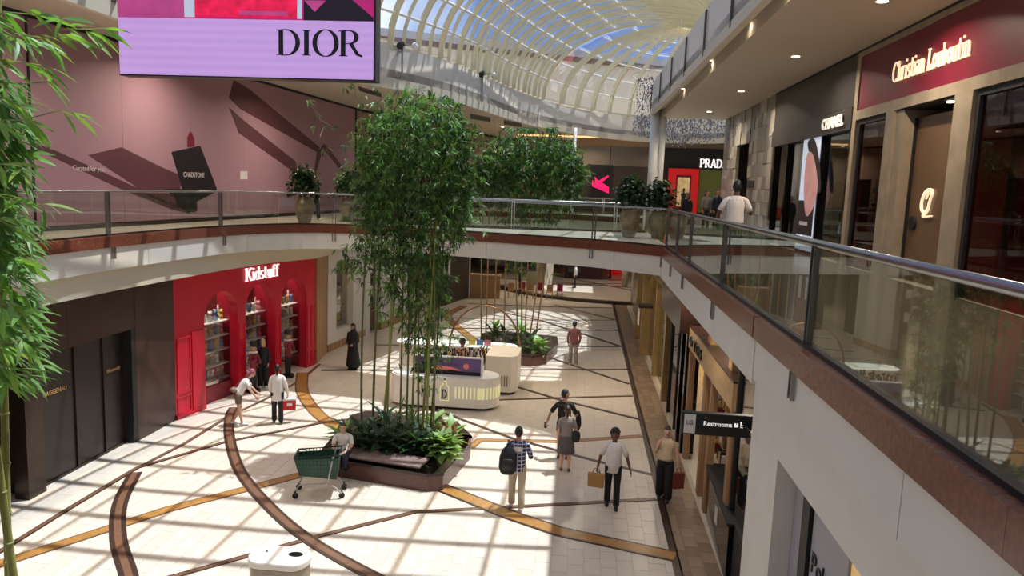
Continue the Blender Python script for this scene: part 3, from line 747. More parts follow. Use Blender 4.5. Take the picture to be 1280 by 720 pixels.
struct('wall_left', MB().box((-11.4, 0.5, 0), (-11.15, 12.7, 4.08)), 'beige_wall')

# red toy shop with three arches
KW = Wall(KA, KB)
k = thing('toy_shop', 'bright red toy shop front with three deep arches and white sign', 'shopfront', (-10.4, 22.8, 0))
AR = [(1.22, 2.76, 2.62), (3.14, 4.72, 2.62), (5.08, 6.66, 2.62)]
def arch_front(W, length, z1, arches, d0, d1, z0=0.0, n=12):
    mb = MB(); edges = [0]
    for a, b_, _ in arches: edges += [a, b_]
    edges.append(length)
    for i in range(0, len(edges), 2): W.rect(mb, edges[i], edges[i+1], z0, z1, d0, d1)
    for a, b_, zs in arches:
        c, r = (a+b_)/2, (b_-a)/2
        for j in range(n):
            q0, q1 = math.pi*(1-j/n), math.pi*(1-(j+1)/n)
            t0, t1 = c+r*math.cos(q0), c+r*math.cos(q1); h0, h1 = zs+r*1.02*math.sin(q0), zs+r*1.02*math.sin(q1)
            mb.hexa([W.p(t0,h0,d0), W.p(t1,h1,d0), W.p(t1,z1,d0), W.p(t0,z1,d0), W.p(t0,h0,d1), W.p(t1,h1,d1), W.p(t1,z1,d1), W.p(t0,z1,d1)])
    return mb
obj('facade', arch_front(KW, 7.25, 4.08, AR, -.32, 0), 'kid_red', k)
for i, (t0, t1) in enumerate(((.06,.62),(.70,1.16),(2.80,3.10),(4.76,5.04),(6.70,6.98),(7.0,7.22))):
    for z0, z1 in ((.12,.62),(.72,2.3)):
        p = obj('moulded_panel', MB(), 'kid_red', k) if False else None
        mb = MB(); e = .035
        for a in ((t0,t1,z0,z0+e),(t0,t1,z1-e,z1),(t0,t0+e,z0+e,z1-e),(t1-e,t1,z0+e,z1-e)): KW.rect(mb, *a, 0, .025)
        obj('moulded_panel', mb, 'kid_red', k)
obj('corner_pilaster', KW.rect(MB(), .66, 1.19, 0, 2.4, 0, .035), 'kid_red', k)
obj('plinth', KW.rect(MB(), 0.0, 1.2, 0, .12, .0, .05), 'kid_red', k)
lettering('sign_lettering', 'Kidstuff', 1.82, .40, KW.p(3.1, 3.58, .02), KW.ux, (0,0,1), 'letter_white', k, thick=.15, thin=.06, depth=.04)
for i, (a, b_, zs) in enumerate(AR):
    c = (a+b_)/2
    g = obj('window_glazing', KW.rect(MB(), a, b_, .5 if i != 1 else .1, 3.4, -.30, -.288), 'shop_glass', k)
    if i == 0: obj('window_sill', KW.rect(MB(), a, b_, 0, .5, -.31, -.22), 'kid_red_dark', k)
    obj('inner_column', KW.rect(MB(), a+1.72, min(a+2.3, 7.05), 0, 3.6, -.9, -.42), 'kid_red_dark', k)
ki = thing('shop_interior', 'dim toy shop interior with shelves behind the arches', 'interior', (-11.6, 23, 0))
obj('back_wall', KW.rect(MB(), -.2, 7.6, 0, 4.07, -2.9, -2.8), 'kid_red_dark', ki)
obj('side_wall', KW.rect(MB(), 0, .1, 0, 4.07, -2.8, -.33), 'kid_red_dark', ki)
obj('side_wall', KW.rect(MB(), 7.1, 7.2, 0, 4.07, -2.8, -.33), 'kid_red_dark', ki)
cols = ['toy_white', 'toy_tan', 'toy_pink', 'toy_blue', 'toy_yellow']
for n_, c_ in zip(cols, ((226,220,212),(176,140,100),(214,120,140),(96,120,170),(220,186,90))): M(n_, c_, rough=.8, var=.15)
shelf_pts = []
for i, (a, b_, zs) in enumerate(AR):
    sh = thing('display_shelf', ['white tiered toy shelf behind the first arch of the toy shop', 'toy shelf just inside the middle arch of the toy shop', 'toy shelf seen through the third arch of the toy shop'][i], 'shelf', (*KW.p(a+1.2, 0, -.7)[:2], 0))
    for z in (.55, 1.0, 1.45, 1.9, 2.35):
        obj('shelf_board', KW.rect(MB(), a+.55, a+1.66, z, z+.03, -.85, -.42), 'white_steel', sh)
        for t in (a+.75, a+1.0, a+1.25, a+1.5): shelf_pts.append((t, z+.03, c_))
    for t in (a+.55, a+1.66): obj('upright', KW.rect(MB(), t-.015, t+.015, 0, 2.8, -.85, -.8), 'white_steel', sh)
def toy(mat):
    t = thing('plush_toy', 'small plush toy sitting on a toy shop shelf', 'toy', (0,0,0), group='plush toys on the toy shop shelves', world=False)
    obj('body', MB().ball((0,0,.08), (.065,.055,.08), 8, 6), mat, t, smooth=True)
    h = obj('head', MB().ball((0,0,.19), .055, 8, 6), mat, t, smooth=True)
    obj('ear', MB().ball((-.04,0,.235), .02, 6, 4), mat, h, smooth=True); obj('ear', MB().ball((.04,0,.235), .02, 6, 4), mat, h, smooth=True)
    return t
protos = [toy(c_) for c_ in cols]; used = set()
for t, z, _ in shelf_pts:
    q = random.randrange(5); loc = KW.p(t, z, -.6); s_ = random.uniform(1.1, 1.55)
    if q not in used: protos[q].location = loc; protos[q].scale = (s_,)*3; protos[q].rotation_euler = (0,0,random.uniform(0,.8)); used.add(q)
    else: dup(protos[q], loc, random.uniform(-.4, 1.2), scale=s_)
for q in range(5):
    if q not in used: protos[q].location = KW.p(2.0, .6, -.7)
# toy soldier statues flanking the middle arch
def soldier(loc, rz, label):
    t = thing('toy_soldier_statue', label, 'statue', loc, rz, world=False)
    obj('base', MB().lathe([(.22,0),(.22,.08),(.18,.1)], n=16), 'black_gloss', t)
    obj('trousers', MB().loft([(-.07,0,.1),(-.075,0,.45),(-.05,0,.78)], [.055,.065,.08]).loft([(.07,0,.1),(.075,0,.45),(.05,0,.78)], [.055,.065,.08]), 'black_matt', t, smooth=True)
    obj('coat', MB().loft([(0,0,.74),(0,0,.95),(0,0,1.2),(0,0,1.3)], [(.14,.1),(.13,.1),(.17,.11),(.08,.07)], n=12).loft([(-.18,0,1.22),(-.22,.06,1.0),(-.1,.16,.95)], .05).loft([(.18,0,1.22),(.22,.06,1.0),(.1,.16,1.1)], .05), 'kid_red_dark', t, smooth=True)
    obj('head', MB().ball((0,0,1.42), (.11,.11,.12)).ball((-.09,0,1.52), .035, 6, 4).ball((.09,0,1.52), .035, 6, 4), 'toy_tan', t, smooth=True)
    obj('ruff', MB().lathe([(.12,1.28),(.15,1.31),(.1,1.34)], n=14), 'toy_white', t)
    obj('hat', MB().lathe([(.11,1.5),(.12,1.62),(.09,1.68)], n=14), 'black_matt', t)
soldier(G0((317,490))[0], R(-100), 'toy soldier bear statue on a round black base by the first pier')
soldier(G0((360,471))[0], R(-100), 'toy soldier bear statue on a round black base beside the third arch')

# timber pillar, white framed shop window and the shops beyond
tp = thing('timber_pillar', 'tall pale timber clad pillar right of the red toy shop', 'pillar', (-9.75, 27.4, 0))
pts = [G0((396,455))[0], G0((413,449))[0]]
PW = Wall((-9.7, 26.45), (-9.95, 28.3))
for i in range(4): obj('timber_board', PW.rect(MB(), i*.463+.004, (i+1)*.463-.004, 0, 4.4, -.3, 0), 'timber', tp)
ww = thing('shop_window', 'white framed shop window with warm lit display behind the woman in black', 'shopfront', (-9.8, 30, 0))
WW = Wall((-9.95, 28.35), (-9.5, 31.9))
mb = MB(); WW.rect(mb, 0, .75, .3, 4.5, -.5, 0); WW.rect(mb, 2.35, WW.L, .3, 4.5, -.5, 0); WW.rect(mb, .75, 2.35, .3, .75, -.5, 0); WW.rect(mb, .75, 2.35, 3.6, 4.5, -.5, 0); obj('frame', mb, 'white_plaster', ww)
obj('plinth', WW.rect(MB(), 0, WW.L, 0, .3, -.5, .03), 'timber', ww)
obj('glazing', WW.rect(MB(), .75, 2.35, .75, 3.6, -.3, -.285), 'shop_glass', ww)
obj('display_back', WW.rect(MB(), .7, 2.4, .7, 3.7, -.85, -.8), 'shop_lit_glow', ww)
for z in (.9, 1.25, 1.6):
    obj('display_shelf', WW.rect(MB(), .75, 2.35, z, z+.03, -.75, -.4), 'timber_pale', ww)
    for i in range(5): tag(obj('storage_jar', MB().lathe([(.07,0),(.08,.1),(.07,.2),(.04,.24)], WW.p(.95+i*.3, z+.03, -.58), 8), cols[i] if i else 'toy_white', None, smooth=True), 'small jar in the warm lit shop window display', 'jar', 'jars in the white framed window')
w2 = thing('shopfront', 'pale shopfront with poster column behind the bamboo stems', 'shopfront', (-9, 34, 0))
W3 = Wall((-9.5, 31.9), (-8.1, 39.6))
mb = MB(); W3.rect(mb, .05, .5, 0, 4.5, -.4, 0); W3.rect(mb, 1.6, 4.6, .35, 4.5, -.4, 0); W3.rect(mb, .5, 1.6, 3.9, 4.5, -.4, 0); obj('wall_panel', mb, 'white_plaster', w2)
obj('plinth', W3.rect(MB(), 1.6, 4.6, 0, .35, -.4, .02), 'timber', w2)
obj('dark_door', W3.rect(MB(), .5, 1.6, 0, 3.9, -.5, -.3), 'tan_leather', w2)
for i in range(5): obj('picture', W3.rect(MB(), .7, 1.3, 1.2+i*.5, 1.6+i*.5, -.3, -.27), 'white_print' if i % 2 else 'black_print', w2)
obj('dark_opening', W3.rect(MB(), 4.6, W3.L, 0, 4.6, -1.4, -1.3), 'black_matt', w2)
W4 = Wall((-8.1, 39.6), (-6.85, 44.9))
d4 = thing('shopfront', 'dark brown storefront with a small white notice under the footbridge', 'shopfront', (-7.5, 42, 0))
obj('facade', W4.rect(MB(), .3, W4.L, 0, 4.6, -.3, 0), 'brown_wall', d4)
obj('door_frame', W4.rect(MB(), 2.0, 2.08, 0, 3.6, 0, .04).add([], []), 'black_matt', d4)
obj('notice', W4.rect(MB(), 1.6, 1.75, 1.4, 2.6, 0, .03), 'white_print', d4); obj('notice', W4.rect(MB(), 2.2, 2.45, 1.4, 2.6, 0, .03), 'white_print', d4)
W5 = Wall((-6.85, 44.9), (-3.2, 45.0)) 
c5 = thing('cafe_counter', 'low tan cafe counter with dark glass behind, under the footbridge', 'counter', (-5, 45, 0))
obj('front', W5.rect(MB(), 0, 1.9, 0, 1.4, -.5, 0), 'timber', c5); obj('worktop', W5.rect(MB(), -.02, 1.95, 1.4, 1.46, -.55, .05), 'timber_pale', c5)
obj('corner_post', W5.rect(MB(), -.05, .06, 0, 4.6, -.1, .02), 'white_steel', c5)
obj('dark_glazing', W5.rect(MB(), 0, 4.0, 1.46, 4.6, -3.2, -3.1), 'black_gloss', c5)
for i in range(6): tag(obj('cafe_chair', MB().box((-4.5+i*.6, 45.6+(i % 2)*.8, .44), (-4.12+i*.6, 45.98+(i % 2)*.8, .48)).box((-4.5+i*.6, 45.95+(i % 2)*.8, .48), (-4.12+i*.6, 45.98+(i % 2)*.8, .9)).tube([(-4.48+i*.6,45.62+(i % 2)*.8,0),(-4.48+i*.6,45.62+(i % 2)*.8,.44)],.015).tube([(-4.14+i*.6,45.62+(i % 2)*.8,0),(-4.14+i*.6,45.62+(i % 2)*.8,.44)],.015).tube([(-4.48+i*.6,45.96+(i % 2)*.8,0),(-4.48+i*.6,45.96+(i % 2)*.8,.44)],.015).tube([(-4.14+i*.6,45.96+(i % 2)*.8,0),(-4.14+i*.6,45.96+(i % 2)*.8,.44)],.015), 'maroon' if i % 2 else 'timber', None), 'small cafe chair in the dim seating area beyond the bamboo', 'chair', 'cafe chairs under the footbridge')
# far ground level
rc = tag(obj('round_column', MB().lathe([(1.05,0),(1.05,.15),(.95,.18),(.95,4.62)], (-2.9, 52, 0), 28), 'beige_wall', None, smooth=True), 'thick round beige column beside the far platform', 'column')
fk = thing('display_stand', 'dark purple display stand on the far round platform', 'display stand', (.2, 56, .18))
obj('body', MB().box((-1.3, 56, .18), (1.5, 57.6, 1.9)), 'plum_print', fk); obj('screen', MB().box((-1.0, 55.95, .5), (-.1, 56, 1.3)), 'black_gloss', fk); obj('worktop', MB().box((-1.4, 55.9, 1.9), (1.6, 57.7, 1.98)), 'white_steel', fk)
fw_ = thing('far_shops', 'dim row of far shops beyond the round platform', 'shopfront', (2, 66, 0))
for i in range(6):
    x = -14+i*4.0; obj('bay', MB().box((x+.1, 66, 0), (x+3.9, 66.3, 4.6)), ['brown_wall','black_matt','beige_wall','maroon','brown_wall','black_matt','beige_wall'][i], fw_)
obj('kiosk_red', MB().box((2.2, 60, .2), (3.4, 61.2, 1.6)), 'prada_red', fw_)
for (x, y, r_) in ((3.3, 45.6, .22), (3.05, 52.5, .22)):
    tag(obj('round_column', MB().lathe([(r_,0),(r_,4.62)], (x, y, 0), 18), 'cream_plaster', None, smooth=True), 'slim cream column at the %s end of the right arcade' % ('near' if y < 50 else 'farther'), 'column')

# ================================================================== SHOPS, RIGHT GROUND FLOOR
struct('wall_right', MB().prism([(2.17,9.06),(2.95,9.06),(2.95,8.6),(2.17,8.6)], 0, 4.62).prism([(2.17,8.6),(2.6,8.6),(2.6,7.84),(2.17,7.84)], 0, 4.62).box((2.17, .5, 4.05), (2.6, 7.84, 4.62)), 'white_plaster')
ps = thing('window_display', 'white shop panel with black lettering set back in the white pier', 'shopfront', (2.5, 6, 0))
obj('reveal', MB().box((2.6, .5, 0), (2.66, 7.9, 4.6)), 'recess_shade_grey', ps)  # greyed to darken the recess
obj('mullion', MB().box((2.34, 7.20, 0), (2.4, 7.42, 4.04)), 'black_matt', ps)
obj('panel', MB().box((2.38, 6.22, 0), (2.42, 7.18, 4.04)), 'recess_shade_grey', ps)
obj('panel', MB().box((2.38, 7.44, 0), (2.42, 7.83, 4.04)), 'recess_shade_grey', ps)
obj('display', MB().box((2.4, 3.5, 0), (2.44, 6.2, 4.04)), 'shop_lit_glow', ps)
p0 = at(1016, 706, X=2.375)
sans('lettering', 'Poler', .62, .20, (2.375, 7.10, 3.20), (0,-1,0), (0,0,1), 'black_print', ps)
# hanging wayfinding sign
hs = thing('hanging_sign', 'black hanging sign reading Restrooms with a white square panel', 'sign', (1.9, 9.9, 3.7))
obj('board', MB().box((1.44, 9.86, 3.60), (2.44, 9.96, 3.90)), 'black_matt', hs)
obj('white_panel', MB().box((1.47, 9.85, 3.62), (1.62, 9.86, 3.88)), 'bin_white', hs)
sans('panel_letters', 'LG', .085, .06, (1.50, 9.846, 3.74), (1,0,0), (0,0,1), 'charcoal', hs, depth=.003)
sans('sign_letters', 'Restrooms', .37, .062, (1.73, 9.858, 3.735), (1,0,0), (0,0,1), 'letter_white', hs, depth=.003)
pic = MB()
for x in (2.13, 2.158): pic.box((x, 9.855, 3.74), (x+.022, 9.86, 3.775)).lathe([(.008,0),(.009,.008),(.005,.016)], (x+.011, 9.857, 3.778), 8)
pic.box((2.21, 9.855, 3.75), (2.22, 9.86, 3.80)).box((2.22, 9.855, 3.765), (2.24, 9.86, 3.772)).lathe([(.01,0),(.01,.012)], (2.215, 9.857, 3.802), 8).box((2.21, 9.855, 3.735), (2.245, 9.86, 3.741))
obj('pictogram', pic, 'letter_white', hs)
obj('bracket', MB().box((2.28, 9.05, 3.72), (2.34, 9.87, 3.78)), 'dark_steel', hs)
# facade line x = 2.85
RX = 2.86
RW = Wall((RX, 9.1), (RX, 46), flip=True)
RW.ux = Vector((0,-1,0))
def rp(t0, t1, z0, z1, d0, d1): return MB().box((RX-d1, t0, z0), (RX-d0, t1, z1))
sg = thing('sunglass_shop', 'timber framed shop with a deep timber portal and black letters', 'shopfront', (RX, 16, 0))
fr = MB()
fr.box((RX-.02, 13.5, 2.9), (RX+.9, 19.2, 3.42)); obj('portal_beam', fr, 'timber_pale', sg)
obj('beam_top', MB().box((RX-.02, 13.5, 3.42), (RX+.9, 19.2, 3.46)), 'bronze_wall', sg)
for y in (13.5, 15.6, 16.5, 18.9): obj('portal_post', MB().box((RX, y, 0), (RX+.14, y+.24, 2.9)), 'timber', sg)
sans('lettering', 'O TOS', 1.9, .26, (RX-.03, 18.9, 3.02), (0,-1,0), (0,0,1), 'black_print', sg, depth=.03)
for y, z in ((14.3,3.5),(16.8,3.5)): obj('upper_post', MB().box((RX+.1, y, 3.46), (RX+.4, y+.3, 4.62)), 'timber_pale', sg)
obj('shop_floor_back', MB().box((RX+2.6, 13.6, 0), (RX+2.7, 19.2, 4.6)), 'brown_wall', sg)

for i, y in enumerate((14.1, 17.0, 18.0)):
    for z in (.5, .95, 1.4, 1.85, 2.3):
        obj('shelf_board', MB().box((RX+.6, y, z), (RX+.95, y+1.2 if i == 0 else y+.8, z+.03)), 'timber', sg)
        for q in range(4): tag(obj('boxed_product', MB().box((RX+.62, y+.05+q*.19, z+.03), (RX+.85, y+.2+q*.19, z+.2+.08*random.random())), random.choice(cols+['black_print','maroon','tan_leather']), None), 'small boxed product on a shelf of the timber framed shop', 'box', 'products in the timber framed shop')
bb = thing('display_counter', 'long black angular display counter below the hanging sign', 'counter', (RX, 13.6, 0))
obj('body', MB().panel([(2.80, 12.75, 0), (3.5, 12.75, 0), (3.5, 15.6, 0), (2.90, 15.6, 0)], (0, 0, 1.05)), 'black_gloss', bb); obj('worktop', MB().panel([(2.76, 12.7, 1.05), (3.5, 12.7, 1.05), (3.5, 15.7, 1.05), (2.86, 15.7, 1.05)], (0,0,.05)), 'black_matt', bb)
obj('white_notice', MB().box((2.835, 14.0, .45), (2.84, 14.25, .8)), 'bin_white', bb)
dg_ = thing('shop_window', 'black framed corner shop window next to the white pier', 'shopfront', (2.9, 11, 0)); obj('interior_wall', MB().box((4.6, 9.2, 0), (4.7, 13.3, 4.6)), 'brown_wall', dg_)
for y in (9.2, 10.6, 12.0, 13.3): obj('frame_post', MB().box((2.9, y, 1.1), (3.0, y+.1, 4.55)), 'black_matt', dg_)
obj('base', MB().box((2.88, 9.15, 0), (3.2, 12.7, 1.1)), 'black_matt', dg_); obj('glazing', MB().box((2.95, 9.2, 1.1), (2.96, 13.4, 4.5)), 'shop_glass', dg_)
for i in range(7): tag(obj('handbag', MB().loft([(3.2, 12.5-i*.42, 1.15+.5*(i % 3)), (3.2, 12.5-i*.42, 1.4+.5*(i % 3))], [(.14,.07),(.1,.05)], n=10).tube(arc3 := [(3.2, 12.5-i*.42+.07*math.cos(a), 1.42+.5*(i % 3)+.1*math.sin(a)) for a in [math.pi*j/6 for j in range(7)]], .008), random.choice(['toy_pink','toy_white','maroon','tan_leather']), None), 'small handbag on display in the black framed window', 'bag', 'handbags in the black framed window')
bf = thing('shopfront', 'black framed shopfront with tall glass beyond the timber portal', 'shopfront', (RX, 21, 0))
obj('header', MB().box((RX-.25, 19.4, 3.2), (RX+.6, 24.15, 4.62)), 'bronze_wall', bf)
for y in (19.3, 20.2): obj('door_jamb', MB().box((RX-.05, y, 0), (RX+.3, y+.22, 3.2)), 'black_gloss', bf)
obj('inner_wall', MB().box((RX+.25, 20.5, 0), (RX+.35, 24.15, 3.3)), 'brown_wall', bf)
obj('glass_wall', MB().box((RX+.05, 20.5, .2), (RX+.062, 23.9, 3.2)), 'shop_glass', bf)
for y in (21.3, 23.0): obj('frame_post', MB().box((RX, y, 0), (RX+.12, y+.07, 3.2)), 'black_matt', bf)
gf = thing('shopfront', 'gold framed shopfront with tall glass panels beside the paver strip', 'shopfront', (RX, 28, 0))
M('champagne', (170, 146, 98), rough=.3, metal=.5)
for y in (24.2, 27.6, 31.2, 34.6): obj('frame_post', MB().box((RX-.25 if y > 30 else RX-.05, y, 0), (RX+.3, y+.3, 4.1)), 'champagne', gf)
obj('header', MB().box((RX-.2, 24.2, 3.75), (RX+.4, 34.9, 4.15)), 'champagne', gf); obj('upper_band', MB().box((RX-.05, 24.2, 4.15), (RX+.4, 42, 4.62)), 'cream_plaster', gf)
obj('glass_wall', MB().box((RX+.1, 24.4, .1), (RX+.112, 34.6, 3.75)), 'shop_glass', gf)
obj('inner_wall', MB().box((RX+1.6, 24.4, 0), (RX+1.7, 36, 4.1)), 'shop_lit_glow', gf)
obj('hanging_notice', MB().box((RX-.55, 29.3, 1.6), (RX-.5, 29.75, 2.3)), 'white_print', gf); obj('notice_arm', MB().box((RX-.56, 29.2, 2.3), (RX, 29.8, 2.42)), 'black_matt', gf)
for i in range(4): obj('display_plinth', MB().box((RX+.6, 25+i*2.3, 0), (RX+1.1, 25.6+i*2.3, 1.0)), 'white_plaster', gf)
struct('wall_right', MB().box((RX+.2, 35, 0), (RX+.5, 44, 4.62)), 'beige_marble')

# ================================================================== UPPER LEVEL, LEFT: HOARDING WITH MURAL
HW = Wall((-13.3, 9.5), (-11.1, 35.5))
hd = thing('hoarding', 'long dusty pink hoarding wall printed with long plum shadows and a black bag', 'hoarding', (-12.3, 22, F1))
tA = HW.px(38, 150)[0]; seams = [0, tA-.01, tA+2.4+1.3, 10.4, 14.2, 18.0, 22.1, HW.L]
seams = sorted(set([0, tA]+[tA+i*3.05 for i in range(1, 8) if tA+i*3.05 < HW.L-1]+[HW.L]))
for a, b_ in zip(seams[:-1], seams[1:]):
    obj('hoarding_panel', HW.rect(MB(), a+.004, b_-.004, F1+.14, ZL3-.02, -.1, 0), 'pink_hoarding', hd)
obj('skirting', HW.rect(MB(), 0, HW.L, F1+.012, F1+.14, -.1, -.01), 'black_matt', hd)
obj('gap_shade_strip', HW.rect(MB(), 0, HW.L, ZL3-.09, ZL3, 0, .03), 'slot_black', hd)  # black strip painted in for the shaded gap under the ceiling
obj('panel_joint', HW.rect(MB(), tA-.035, tA+.035, F1+.14, ZL3-.1, 0, .012), 'black_matt', hd)
obj('end_post', HW.rect(MB(), HW.L-.12, HW.L, F1, ZL3, 0, .05), 'black_matt', hd)
for q in (((40,178),(60,184),(148,224),(230,262),(240,268),(215,262),(150,236),(40,184)),
          ((110,194),(152,184),(200,208),(232,222),(222,240),(175,238),(168,232)),
          ((292,100),(310,110),(402,186),(405,196),(396,190),(300,136),(286,122)),
          ((286,134),(304,150),(370,202),(372,218),(360,210),(298,166)),
          ((180,241),(242,242),(244,266),(232,263),(186,246))):
    obj('printed_shadow', HW.ppoly(MB(), q, 0, .004), 'plum_print', hd)
obj('printed_bag', HW.ppoly(MB(), ((214,190),(250,182),(271,236),(270,238),(228,237)), .004, .008), 'black_print', hd)
obj('printed_bag_side', HW.ppoly(MB(), ((205,236),(240,236),(269,240),(246,252),(246,264),(235,266),(222,258),(218,246)), .008, .011), 'black_print', hd)
obj('printed_lipstick', HW.ppoly(MB(), ((234,184),(234,172),(237,165),(239,165),(243,174),(243,183)), .004, .008), 'maroon', hd)
t0, z0 = HW.px(229, 219); t1, z1 = HW.px(255, 219)
sans('printed_lettering', 'CHADSTONE', t1-t0, .15, HW.p(t0, z0-.05, .010), HW.ux, (0,0,1), 'white_print', hd, depth=.004)
t0, z0 = HW.px(91, 213); t1, _ = HW.px(131, 214)
sans('printed_slogan', 'Curated for you.', t1-t0, .17, HW.p(t0, z0-.04, .006), HW.ux, (0,0,1), 'white_print', hd, depth=.004)
obj('white_notice', HW.ppoly(MB(), ((300,214),(309,214),(309,224),(300,224)), 0, .012), 'white_print', hd)
obj('flower_stem_print', HW.ppoly(MB(), ((396,190),(404,180),(407,181),(428,208),(429,214),(425,212),(404,186),(398,205),(393,226),(391,224)), .004, .008), 'plum_print', hd)

# gucci wall and far upper shops
GW = Wall((-11.1, 35.5), (-6.0, 53.5))
gw = thing('beige_shopfront', 'textured beige shopfront with thin gold letters behind the bamboo crowns', 'shopfront', (-8.5, 44, F1))
obj('facade', GW.rect(MB(), .05, GW.L, 8.2, ZL3-.05, -.3, 0), 'beige_marble', gw)
for i in range(6): 
    t = i*3.1; obj('pier', GW.rect(MB(), t+.05, t+.5, F1, 8.2, -.3, 0), 'beige_marble', gw)
obj('dark_glazing', GW.rect(MB(), .3, GW.L, F1, 8.2, -.28, -.25), 'black_gloss', gw)
obj('gap_shade_strip', GW.rect(MB(), 0, GW.L, ZL3-.12, ZL3-.02, 0, .03), 'slot_black', gw)  # black strip in place of the shadow gap
t0, z0 = GW.px(545, 178); t1, z1 = GW.px(590, 178)
lettering('sign_lettering', 'GUCCI', t1-t0, .52, GW.p(t0, z0-.1, .03), GW.ux, (0,0,1), 'letter_gold', gw, depth=.05)
YF = 54.0
FU = lambda x, y, Y=YF: at(x, y, Y=Y)
def far_rect(name, x0, x1, y0, y1, mat, par, dy=0.0, th=.1, Y=YF):
    a, b_ = FU(x0, (y0+y1)/2, Y), FU(x1, (y0+y1)/2, Y); zt = FU((x0+x1)/2, y0, Y).z; zb = FU((x0+x1)/2, y1, Y).z
    return obj(name, MB().box((a.x, Y-dy-th, zb), (b_.x, Y-dy, zt)), mat, par)
uf = thing('far_shopfront', 'plain brown upper shopfront with a lit magenta poster at the far end', 'shopfront', (0, YF, F1))
obj('wall_panel', MB().box((-6.0, YF, F1), (4.4, YF+.2, ZL3)), 'beige_wall', uf)
obj('dark_lower', MB().box((FU(745,220).x+.02*0-2.2, YF-.08, F1), (4.4, YF, 8.6)), 'brown_wall', uf)
obj('joint', MB().box((1.6, YF-.02, 8.6), (1.66, YF, ZL3)), 'brown_wall', uf)
far_rect('poster_frame', 736, 765, 206, 246, 'dark_steel', uf, .09, .06)
far_rect('poster', 739, 761, 209, 244, 'black_print', uf, .16, .03)
M('magenta_glow', (226, 20, 92), rough=.4, var=.1, emit=1.0)
P_ = lambda pts, d: MB().panel([FU(x, y, YF-d) for x, y in pts], (0, -.01, 0))
obj('poster_ribbon', P_(((740,226),(744,221),(748,226),(760,219),(761,221),(752,228),(761,234),(761,242),(748,236),(740,233)), .2), 'magenta_glow', uf)
co = obj('cove_light', MB().box((-4.6, 49.3, ZL3-.10), (3.8, 49.5, ZL3-.02)), 'cove_glow', uf)
st_ = thing('lit_display', 'softly lit stone statue display on the far upper level right of the bamboo', 'display', (-1.4, 50, F1))
obj('plinth', MB().box((-1.9, 49.6, F1), (-1.0, 50.4, F1+.5)), 'beige_marble', st_); obj('figure', MB().lathe([(.3,.5),(.24,1.1),(.12,1.9),(.05,2.4)], (-1.45, 50, F1), 12), 'kiosk_white', st_, smooth=True)
pr = thing('black_boutique', 'black fronted boutique with bold white letters and a glowing red niche', 'shopfront', (7, 50, F1))
YP = 50.0
obj('facade', MB().box((4.15, YP, F1), (13.8, YP+.3, 9.75)), 'black_matt', pr)
obj('upper_band', MB().box((-1, YP+.05, 9.75), (13.8, YP+.3, ZL3)), 'beige_wall', pr)
PX = lambda x, y: at(x, y, Y=YP)
a, b_ = PX(875, 203), PX(912, 203)
lettering('sign_lettering', 'PRADA', (b_.x-a.x)*.95, .52, (a.x, YP-.03, PX(875, 209).z), (1,0,0), (0,0,1), 'letter_white', pr, thick=.24, thin=.11, depth=.06)
far_rect('red_niche', 834, 871, 211, 268, 'prada_red', pr, 0, .5, YP); far_rect('niche_back', 845, 860, 222, 258, 'shop_lit_glow', pr, .5, .02, YP)
far_rect('niche_opening', 843, 862, 219, 262, 'kid_red_dark', pr, .5, .01, YP)
far_rect('curtained_window', 873, 904, 213, 266, 'curtain_green', pr, 0, .08, YP)
far_rect('pink_light_panel', 815, 827, 211, 240, 'pink_glow', pr, 0, .2, YP)
mn = thing('mannequin', 'dark mannequin standing in the glowing red niche', 'mannequin', (PX(852, 250).x, YP-.8, F1), world=False)
obj('body', MB().loft([(0,0,.02),(0,0,.5),(0,0,.95),(0,0,1.2),(0,0,1.45)], [(.08,.06),(.1,.08),(.15,.1),(.12,.09),(.19,.1)], n=12).loft([(0,0,1.45),(0,0,1.6)], .05), 'black_matt', mn, smooth=True)
obj('head', MB().ball((0,0,1.72), (.08,.09,.11)), 'black_matt', mn, smooth=True)

# ---- upper right: marble, black boutique, red boutique
X5 = 5.8
UR = lambda x, y, X=X5: at(x, y, X=X)
mw = thing('marble_front', 'grey marble tiled wall with a recessed doorway beyond the black boutique', 'shopfront', (X5, 28, F1))
zz = [F1+i*(ZC-F1)/7 for i in range(8)]
zz = [F1+i*(ZC-F1)/11 for i in range(12)]
for i in range(15):
    y0 = 24.5+i*.567; y1 = y0+.562
    for j in range(11):
        if 28.0 <= (y0+y1)/2 <= 30.4 and zz[j] < 8.4: continue
        d = random.choice([0, .015, .03]); obj('marble_tile', MB().box((X5-d, y0+.003, zz[j]+.003), (X5+.1, y1, zz[j+1]-.003)), random.choice(['marble_grey','marble_light','marble_dark','marble_grey']), mw)
obj('doorway', MB().box((X5+.5, 27.9, F1), (X5+.6, 30.5, 8.45)), 'dark_steel', mw); obj('door_leaf', MB().box((X5+.4, 28.1, F1), (X5+.45, 29.2, 8.2)), 'black_gloss', mw)
obj('side_wall', MB().box((X5, 33.0, F1), (X5+8, 33.1, ZC)), 'marble_grey', mw)
obj('wall_sign', MB().box((X5-.06, 26.6, 7.1), (X5, 27.6, 7.35)), 'black_matt', mw)
cs = thing('black_boutique', 'glossy black boutique front with white capital letters and a portrait poster', 'shopfront', (X5, 21, F1))
obj('fascia_board', MB().box((X5-.03, 17.35, 8.85), (X5+.2, 24.45, ZC)), 'charcoal', cs)
obj('fascia_lower', MB().box((X5-.07, 17.35, 8.35), (X5+.2, 24.45, 8.83)), 'charcoal', cs)
for y0_, y1_ in ((17.35,17.6),(24.2,24.45),(22.7,22.9)): obj('reveal_frame', MB().box((X5, y0_, F1), (X5+.2, y1_, 8.35)), 'black_gloss', cs)
